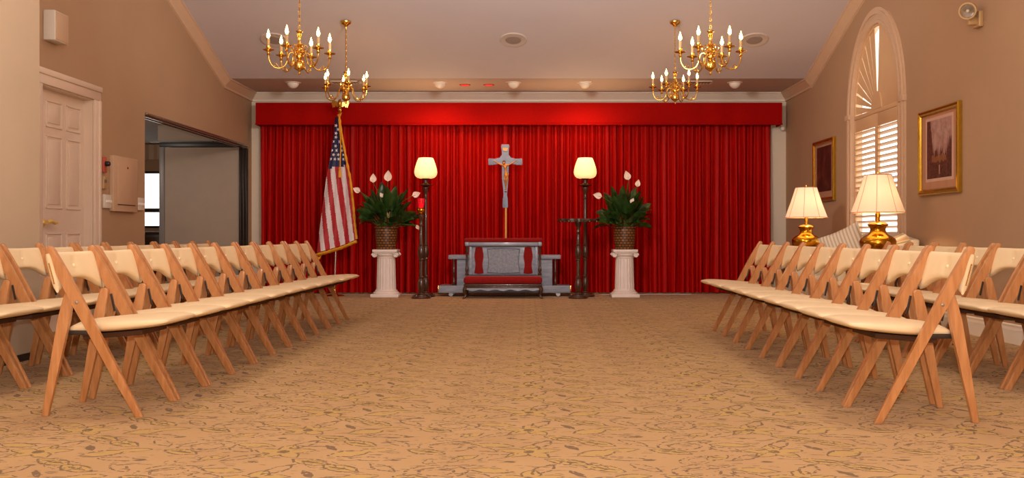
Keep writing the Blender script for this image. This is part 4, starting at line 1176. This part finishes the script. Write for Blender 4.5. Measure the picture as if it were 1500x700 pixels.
# figure grown with a skin modifier
def skinned(name, verts, edges, mat, parent, sub=2):
    me = bpy.data.meshes.new(name); me.from_pydata([v[0] for v in verts], edges, [])
    ob = bpy.data.objects.new(name, me); col.objects.link(ob)
    sk = ob.modifiers.new('skin', 'SKIN'); ss = ob.modifiers.new('sub', 'SUBSURF'); ss.levels = sub; ss.render_levels = sub
    for i, v in enumerate(verts):
        r = v[1]; me.skin_vertices[0].data[i].radius = r if isinstance(r, tuple) else (r, r)
    me.skin_vertices[0].data[0].use_root = True
    bpy.context.view_layer.update()
    ev = ob.evaluated_get(bpy.context.evaluated_depsgraph_get())
    nm = bpy.data.meshes.new_from_object(ev)
    ob.modifiers.clear(); ob.data = nm; nm.name = name
    nm.materials.clear(); nm.materials.append(M[mat])
    nm.polygons.foreach_set('use_smooth', [True] * len(nm.polygons))
    ob.parent = parent
    return ob
def B(px, py, y=-0.045): a, b = C2(px, py); return (a, y, b)
V = [(B(741.5, 255), 0.020), (B(741, 250), 0.017), (B(740.3, 245.5), (0.025, 0.018)), (B(740, 242.8), (0.02, 0.015)), (B(739.3, 241), 0.011), (B(738.6, 239.2, -0.055), 0.019), (B(738.4, 237.3, -0.055), 0.015),
     (B(735, 242), 0.011), (B(729.5, 239.2), 0.0085), (B(724.5, 236.4, -0.035), 0.006), (B(722.8, 235.4, -0.03), 0.008),
     (B(745.5, 241.8), 0.011), (B(750, 239.4), 0.0085), (B(754.8, 236.4, -0.035), 0.006), (B(756.8, 235.2, -0.03), 0.008),
     (B(739.9, 257.5), 0.017), (B(739.6, 263, -0.065), 0.014), (B(740.6, 270, -0.04), 0.010), (B(740.9, 275.5, -0.036), 0.007), (B(740.7, 278, -0.042), 0.008),
     (B(743, 257.5), 0.017), (B(742.8, 263, -0.068), 0.014), (B(741.6, 270, -0.05), 0.010), (B(741.0, 275, -0.05), 0.007), (B(740.9, 277.8, -0.056), 0.008)]
E = [(0, 1), (1, 2), (2, 3), (3, 4), (4, 5), (5, 6), (3, 7), (7, 8), (8, 9), (9, 10), (3, 11), (11, 12), (12, 13), (13, 14), (0, 15), (15, 16), (16, 17), (17, 18), (18, 19), (0, 20), (20, 21), (21, 22), (22, 23), (23, 24)]
fig = skinned('figure', V, E, 'corpus_gold', o)
mb = MB(); a_ = B(741.4, 256, -0.045); mb.lathe([(0.026, -0.035), (0.030, -0.02), (0.029, 0.0), (0.024, 0.018), (0.022, 0.02)], a_, 14); mb.sphere((a_[0] + 0.026, a_[1] - 0.01, a_[2] - 0.01), 0.014, 8, 6, (0.7, 0.7, 1.6)); mb.build('loincloth', 'corpus_gold', fig)
mb = MB(); h_ = B(738.5, 238.2, -0.050); mb.sphere((h_[0], h_[1] + 0.006, h_[2] + 0.008), 0.021, 12, 8, (1, 0.9, 0.95)); mb.sphere((h_[0] - 0.012, h_[1] + 0.004, h_[2] - 0.012), 0.012, 8, 6, (0.8, 0.8, 1.5)); mb.build('hair', 'corpus_dark', fig)
mb = MB(); s_ = B(740.8, 280.5, -0.03); mb.box(s_, (0.03, 0.03, 0.012), bev=0.003); mb.build('footrest', 'corpus_dark', o)

# ------------------------------------------------------------------ flash-greyed bier behind the kneeler
bx = PX(739.5, 13.62)
o = empty('casket_bier', (bx, 13.66, 0), 'low flash-greyed wooden bier on casters behind the kneeler', 'bier')
W2 = 0.775
mb = MB(); mb.box((0, 0, 0.543), (2 * W2, 0.46, 0.056), bev=0.01); mb.build('top', 'flash_glare_wood', o)
mb = MB(); mb.box((0, 0, 0.33), (1.32, 0.36, 0.37), bev=0.006); mb.build('body', 'flash_glare_wood', o)
mb = MB(); mb.box((0, 0, 0.10), (1.81, 0.46, 0.10), bev=0.006); mb.build('plinth', 'flash_glare_wood', o)
for s in (-1, 1):
    mb = MB(); mb.lathe([(0.022, 0.15), (0.024, 0.18), (0.017, 0.19), (0.016, 0.32), (0.022, 0.33), (0.022, 0.345), (0.016, 0.355), (0.016, 0.49), (0.024, 0.50), (0.022, 0.515)], (s * 0.70, -0.17, 0), 14); mb.build('spindle', 'dark_wood', o)
    mb = MB(); mb.box((s * 0.912, 0, 0.10), (0.014, 0.46, 0.104), bev=0.003); mb.build('end_plate', 'brass', o)
    for yy in (-0.19, 0.19):
        mb = MB(); mb.lathe([(0, -0.017), (0.03, -0.017), (0.033, -0.008), (0.033, 0.008), (0.03, 0.017), (0, 0.017)], (s * 0.74, yy, 0.033), 18, Matrix.Rotation(PI / 2, 3, 'X')); mb.box((s * 0.74, yy, 0.055), (0.03, 0.05, 0.02), bev=0.003); mb.build('caster', 'caster', o)

# ------------------------------------------------------------------ kneeler (prie-dieu)
kx = PX(737.3, 13.2)
o = empty('kneeler', (kx, 13.2, 0), 'carved kneeler with red padded step and armrest in front of the bier', 'kneeler')
mb = MB(); mb.box((0, 0.10, 0.775), (1.06, 0.16, 0.06), bev=0.025, seg=4); mb.build('padded_armrest', 'red_velvet', o)
mb = MB(); mb.box((0, 0.10, 0.725), (1.02, 0.13, 0.05), bev=0.008)
for s in (-1, 1): mb.box((s * 0.495, 0.06, 0.725), (0.055, 0.08, 0.055), bev=0.01)
mb.build('rail', 'flash_glare_wood', o)
mb = MB(); mb.box((0, 0.13, 0.505), (0.94, 0.03, 0.40), bev=0.004)
for s in (-1, 1): mb.box((s * 0.45, 0.105, 0.505), (0.04, 0.03, 0.40), bev=0.006)
back = mb.build('back_panel', 'flash_glare_wood', o)
def wavy(cx, w, z0, z1, k, n=24, am=0.012):
    L_ = [(cx - w / 2 - am * math.cos(2 * PI * k * i / n), lerp(z0, z1, i / n)) for i in range(n + 1)]
    R_ = [(cx + w / 2 + am * math.cos(2 * PI * k * i / n), lerp(z1, z0, i / n)) for i in range(n + 1)]
    for i in range(n + 1): R_[i] = (cx + w / 2 + am * math.cos(2 * PI * k * (n - i) / n), R_[i][1])
    top = [(cx + w * (f - 0.5), z1 + 0.012 * math.sin(PI * f)) for f in (0.25, 0.5, 0.75)]
    bo = [(cx - w * (f - 0.5), z0 - 0.010 * math.sin(PI * f)) for f in (0.25, 0.5, 0.75)]
    return L_ + top + R_ + bo
for s in (-1, 1):
    mb = MB(); mb.prism(wavy(s * 0.335, 0.11, 0.325, 0.675, 1.5, am=0.007), 0.012, lambda a, b, c: (a, 0.105 + c, b)); mb.build('fabric_inset', 'red_velvet', back)
mb = MB(); mb.prism(wavy(0, 0.44, 0.33, 0.665, 1.0, am=0.008), 0.012, lambda a, b, c: (a, 0.106 + c, b), bev=0.004)
mb.tube([(p[0], 0.105, p[1]) for p in wavy(0, 0.42, 0.34, 0.655, 1.0, am=0.008)], 0.008, 6, closed=True)
mb.build('carved_panel', 'carved_flash_glare', back)
for s in (-1, 1):
    mb = MB(); mb.lathe([(0.022, 0.30), (0.024, 0.32), (0.015, 0.335), (0.024, 0.37), (0.02, 0.40), (0.013, 0.44), (0.015, 0.52), (0.013, 0.60), (0.022, 0.63), (0.015, 0.66), (0.022, 0.68), (0.022, 0.70)], (s * 0.495, 0.045, 0), 14); mb.build('spindle', 'dark_wood', o)
mb = MB(); mb.box((0, -0.06, 0.242), (1.05, 0.36, 0.105), bev=0.045, seg=4); mb.build('padded_step', 'red_velvet', o)
mb = MB(); mb.box((0, -0.06, 0.178), (1.04, 0.36, 0.03), bev=0.005); mb.box((0, -0.06, 0.15), (1.02, 0.34, 0.03), bev=0.004); mb.build('step_frame', 'dark_wood', o)
mb = MB(); n = 60
sc_ = [(lerp(-0.50, 0.50, i / n), 0.112 + 0.010 * math.cos(2 * PI * 5 * i / n)) for i in range(n + 1)]
mb.prism([(-0.50, 0.14)] + sc_ + [(0.50, 0.14)], 0.02, lambda a, b, c: (a, -0.245 + c, b)); mb.build('carved_apron', 'flash_glare_wood', o, angle=50)
for sx in (-1, 1):
    for sy, yy in ((-1, -0.225), (1, 0.11)):
        mb = MB(); mb.tube(spline([(sx * 0.495, yy, 0.145), (sx * 0.51, yy - 0.01, 0.11), (sx * 0.495, yy, 0.06), (sx * 0.505, yy - 0.015, 0.022), (sx * 0.515, yy - 0.02, 0.008)], 5), [0.028] * 5 + [0.024] * 5 + [0.017] * 5 + [0.014] * 5 + [0.012], 10)
        mb.lathe([(0.012, 0), (0.019, 0.004), (0.019, 0.012), (0.01, 0.018)], (sx * 0.515, yy - 0.02, 0), 10); mb.build('leg', 'dark_wood', o)

# ------------------------------------------------------------------ sofa, pillow, end tables, lamps
so = empty('sofa', (3.30, 10.0, 0), 'striped camelback sofa under the arched window', 'sofa')
SW = 0.80     # half length
mb = MB(); mb.box((-0.02, 0, 0.22), (0.72, 2 * SW - 0.1, 0.20), bev=0.02); mb.build('base', 'striped_fabric', so)
mb = MB(); n = 24
top = [(lerp(-SW, SW, i / n), 0.80 + 0.075 * math.sin(PI * i / n) ** 1.5) for i in range(n + 1)]
mb.prism([(-SW, 0.20)] + top + [(SW, 0.20)], 0.16, lambda a, b, c: (0.20 + c + (0.55 - b) * -0.12, a, b), bev=0.02); mb.build('back', 'striped_fabric', so, angle=50)
for s in (-1, 1):
    mb = MB()
    mb.box((-0.02, s * (SW - 0.06), 0.34), (0.74, 0.13, 0.40), bev=0.02)
    mb.tube(spline([(-0.40, s * (SW - 0.05), 0.57), (-0.1, s * (SW - 0.05), 0.60), (0.1, s * (SW - 0.05), 0.70), (0.28, s * (SW - 0.06), 0.79)], 5), [0.085] * 16, 14)
    mb.build('arm', 'striped_fabric', so)
    mb = MB(); mb.box((-0.09, s * 0.335, 0.36), (0.62, 0.66, 0.10), bev=0.035, seg=4); mb.build('seat_cushion', 'striped_fabric', so)
    for xx in (-0.35, 0.27):
        mb = MB(); mb.lathe([(0.018, 0), (0.026, 0.06), (0.03, 0.125)], (xx, s * (SW - 0.1), 0), 12); mb.build('leg', 'dark_wood', so)
mb = MB(); n = 16
def pil(sgn):
    def f(u, v):
        a, b = 2 * u - 1, 2 * v - 1
        k = (1 - abs(a) ** 2.6) * (1 - abs(b) ** 2.6)
        pin = 1 - 0.08 * (1 - abs(a) * abs(b))
        return (a * 0.22 * (0.93 + 0.07 * abs(b) ** 2), sgn * 0.075 * max(0, k) ** 0.55, b * 0.22 * (0.93 + 0.07 * abs(a) ** 2))
    return f
mb.grid(n, n, pil(1)); mb.grid(n, n, pil(-1)); bmesh.ops.remove_doubles(mb.bm, verts=mb.bm.verts[:], dist=0.0005)
pw_ = mb.build('pillow', 'pillow_fabric', None, angle=70)
pw_.location = (3.22, 9.95, 0.70); pw_.rotation_euler = (R(-14), R(-24), R(-28))
tag(pw_, 'plump cream striped pillow leaning against the sofa back', 'pillow')

def end_table(y, label):
    o = empty('end_table', (3.18, y, 0), label, 'end table', group='end tables')
    mb = MB(); mb.box((0, 0, 0.605), (0.56, 0.52, 0.03), bev=0.008); mb.build('top', 'table_wood', o)
    mb = MB(); mb.box((0, 0, 0.54), (0.48, 0.44, 0.10), bev=0.004); d_ = mb.build('apron', 'table_wood', o)
    mb = MB(); mb.box((-0.245, 0, 0.54), (0.016, 0.36, 0.075), bev=0.003); dr = mb.build('drawer', 'table_wood', o)
    mb = MB(); mb.sphere((-0.265, 0, 0.54), 0.014, 10, 8); mb.build('knob', 'brass', dr)
    for sx in (-1, 1):
        for sy in (-1, 1):
            mb = MB(); mb.lathe([(0.012, 0), (0.016, 0.1), (0.022, 0.4), (0.024, 0.50), (0.024, 0.57)], (sx * 0.225, sy * 0.205, 0), 12); mb.build('leg', 'table_wood', o)
def table_lamp(x, y, label):
    o = empty('table_lamp', (x, y, 0.62), label, 'table lamp', group='brass table lamps')
    mb = MB(); mb.lathe([(0.0, 0.0), (0.10, 0.0), (0.105, 0.01), (0.098, 0.022), (0.105, 0.04), (0.145, 0.09), (0.158, 0.14), (0.160, 0.165), (0.150, 0.19), (0.115, 0.215), (0.085, 0.23), (0.070, 0.255), (0.066, 0.275), (0.072, 0.292), (0.088, 0.31), (0.09, 0.32), (0.072, 0.333), (0.04, 0.342), (0.016, 0.346), (0.014, 0.38), (0.02, 0.385), (0.02, 0.44)], seg=36)
    mb.build('base', 'brass_deep', o, angle=50)
    mb = MB()
    rb, rt, z0, z1, ns = 0.235, 0.118, 0.425, 0.765, 48
    mb.lathe([(rb, z0), (lerp(rb, rt, 0.5) - 0.004, (z0 + z1) / 2), (rt, z1)], seg=ns, cap=False)
    s_ = mb.build('lamp_shade', 'cloth_shade', o, angle=60)
    mb = MB()
    for k in range(8):
        a = 2 * PI * (k + 0.5) / 8
        mb.tube([((rb + 0.001) * math.cos(a), (rb + 0.001) * math.sin(a), z0), ((lerp(rb, rt, 0.5) - 0.003) * math.cos(a), (lerp(rb, rt, 0.5) - 0.003) * math.sin(a), (z0 + z1) / 2), ((rt + 0.001) * math.cos(a), (rt + 0.001) * math.sin(a), z1)], 0.0022, 5)
    for (r, z) in ((rb, z0), (rt, z1)): mb.tube([((r + 0.001) * math.cos(2 * PI * i / 40), (r + 0.001) * math.sin(2 * PI * i / 40), z) for i in range(40)], 0.004, 6, closed=True)
    mb.build('shade_trim', 'mat_board', s_)
    mb = MB(); mb.tube([(0.0, 0.0, 0.43), (0, 0, 0.79)], 0.004, 6); mb.sphere((0, 0, 0.79), 0.009, 10, 8); mb.tube([(-rt, 0, z1 - 0.004), (rt, 0, z1 - 0.004)], 0.002, 5); mb.tube([(0, -rt, z1 - 0.004), (0, rt, z1 - 0.004)], 0.002, 5); mb.build('harp', 'brass', o)
    l = bpy.data.lights.new('table_lamp_glow', 'POINT'); l.energy = 13; l.color = (1.0, 0.66, 0.36); l.shadow_soft_size = 0.035
    lo = bpy.data.objects.new('table_lamp_glow', l); col.objects.link(lo); lo.parent = o; lo.location = (0.03, 0, 0.57)
end_table(8.83, 'wooden end table at the near side of the sofa')
end_table(11.15, 'wooden end table at the far side of the sofa')
table_lamp(3.155, 8.83, 'brass table lamp with pleated cream shade in front of the window')
table_lamp(3.165, 11.15, 'brass table lamp with pleated cream shade near the curtain corner')

# ------------------------------------------------------------------ power cords along the curtain
def cord(pts, label):
    mb = MB(); mb.tube(spline([(x, y, 0.006) for x, y in pts], 8), 0.005, 6)
    tag(mb.build('power_cord', 'cord_white', None), label, 'cord', 'white power cords')
cord([(0.90, 13.5), (1.02, 13.72), (1.2, 13.8), (1.5, 13.82), (1.85, 13.9), (2.3, 13.84)], 'thin white power cord on the carpet behind the right pedestal')
cord([(-1.55, 13.5), (-1.62, 13.7), (-1.75, 13.85), (-1.95, 13.88)], 'thin white power cord on the carpet behind the left floor lamp')

# ------------------------------------------------------------------ light
def light(name, typ, loc, energy, color, size=0.1, target=None, **kw):
    l = bpy.data.lights.new(name, typ); l.energy = energy; l.color = color
    if typ in ('POINT', 'SPOT'): l.shadow_soft_size = size
    if typ == 'AREA': l.size = size
    for k, v in kw.items(): setattr(l, k, v)
    o = bpy.data.objects.new(name, l); col.objects.link(o); o.location = loc
    if target is not None: o.rotation_euler = (Vector(target) - Vector(loc)).to_track_quat('-Z', 'Y').to_euler()
    return o
light('camera_flash', 'POINT', (0.0, -0.05, CAM_H + 0.16), 400, (1.0, 0.98, 0.93), 0.03)
WARM = (1.0, 0.58, 0.27)
for i, x in enumerate(EX):
    light('dome_spot', 'SPOT', (x, 13.28, ZC - 0.11), [6, 28, 19, 26, 3][i], WARM, 0.05, (x, 14.1, 0.9), spot_size=R(130), spot_blend=0.9)
for x in (-0.885, -0.555):
    light('red_spot', 'SPOT', (x, 13.47, ZC - 0.03), 10, (1.0, 0.10, 0.08), 0.04, (x, 13.7, 0), spot_size=R(110), spot_blend=0.8)
for x in (-2.0, 1.8):
    light('room_fill_light', 'POINT', (x, 0.8, 3.0), 86, (1.0, 0.95, 0.88), 0.3)  # added ambient fill, standing for assumed chandeliers out of view
    light('room_fill_light', 'POINT', (x, 5.2, 2.9), 74, (1.0, 0.94, 0.86), 0.3)
light('ceiling_fill_light', 'SPOT', (-0.2, 7.3, 2.8), 345, (1.0, 0.95, 0.92), 0.25, (-0.15, 10.2, 4.2), spot_size=R(150), spot_blend=0.7)  # added spot above the frame, only to brighten the sloped ceiling
light('side_room_fill', 'POINT', (-6.0, 12.2, 2.2), 40, (1.0, 0.86, 0.74), 0.25)  # added fill so the side room is not dark, no fixture there

w = bpy.data.worlds.new('world'); scene.world = w; w.use_nodes = True
bg = w.node_tree.nodes['Background']; bg.inputs[0].default_value = (1.0, 0.97, 0.90, 1); bg.inputs[1].default_value = 2.2

scene.view_settings.view_transform = 'Standard'
scene.view_settings.look = 'None'
scene.view_settings.exposure = 0.0
scene.cycles.use_denoising = True
scene.cycles.max_bounces = 8
scene.cycles.caustics_reflective = False
scene.cycles.caustics_refractive = False
scene.cycles.sample_clamp_indirect = 6
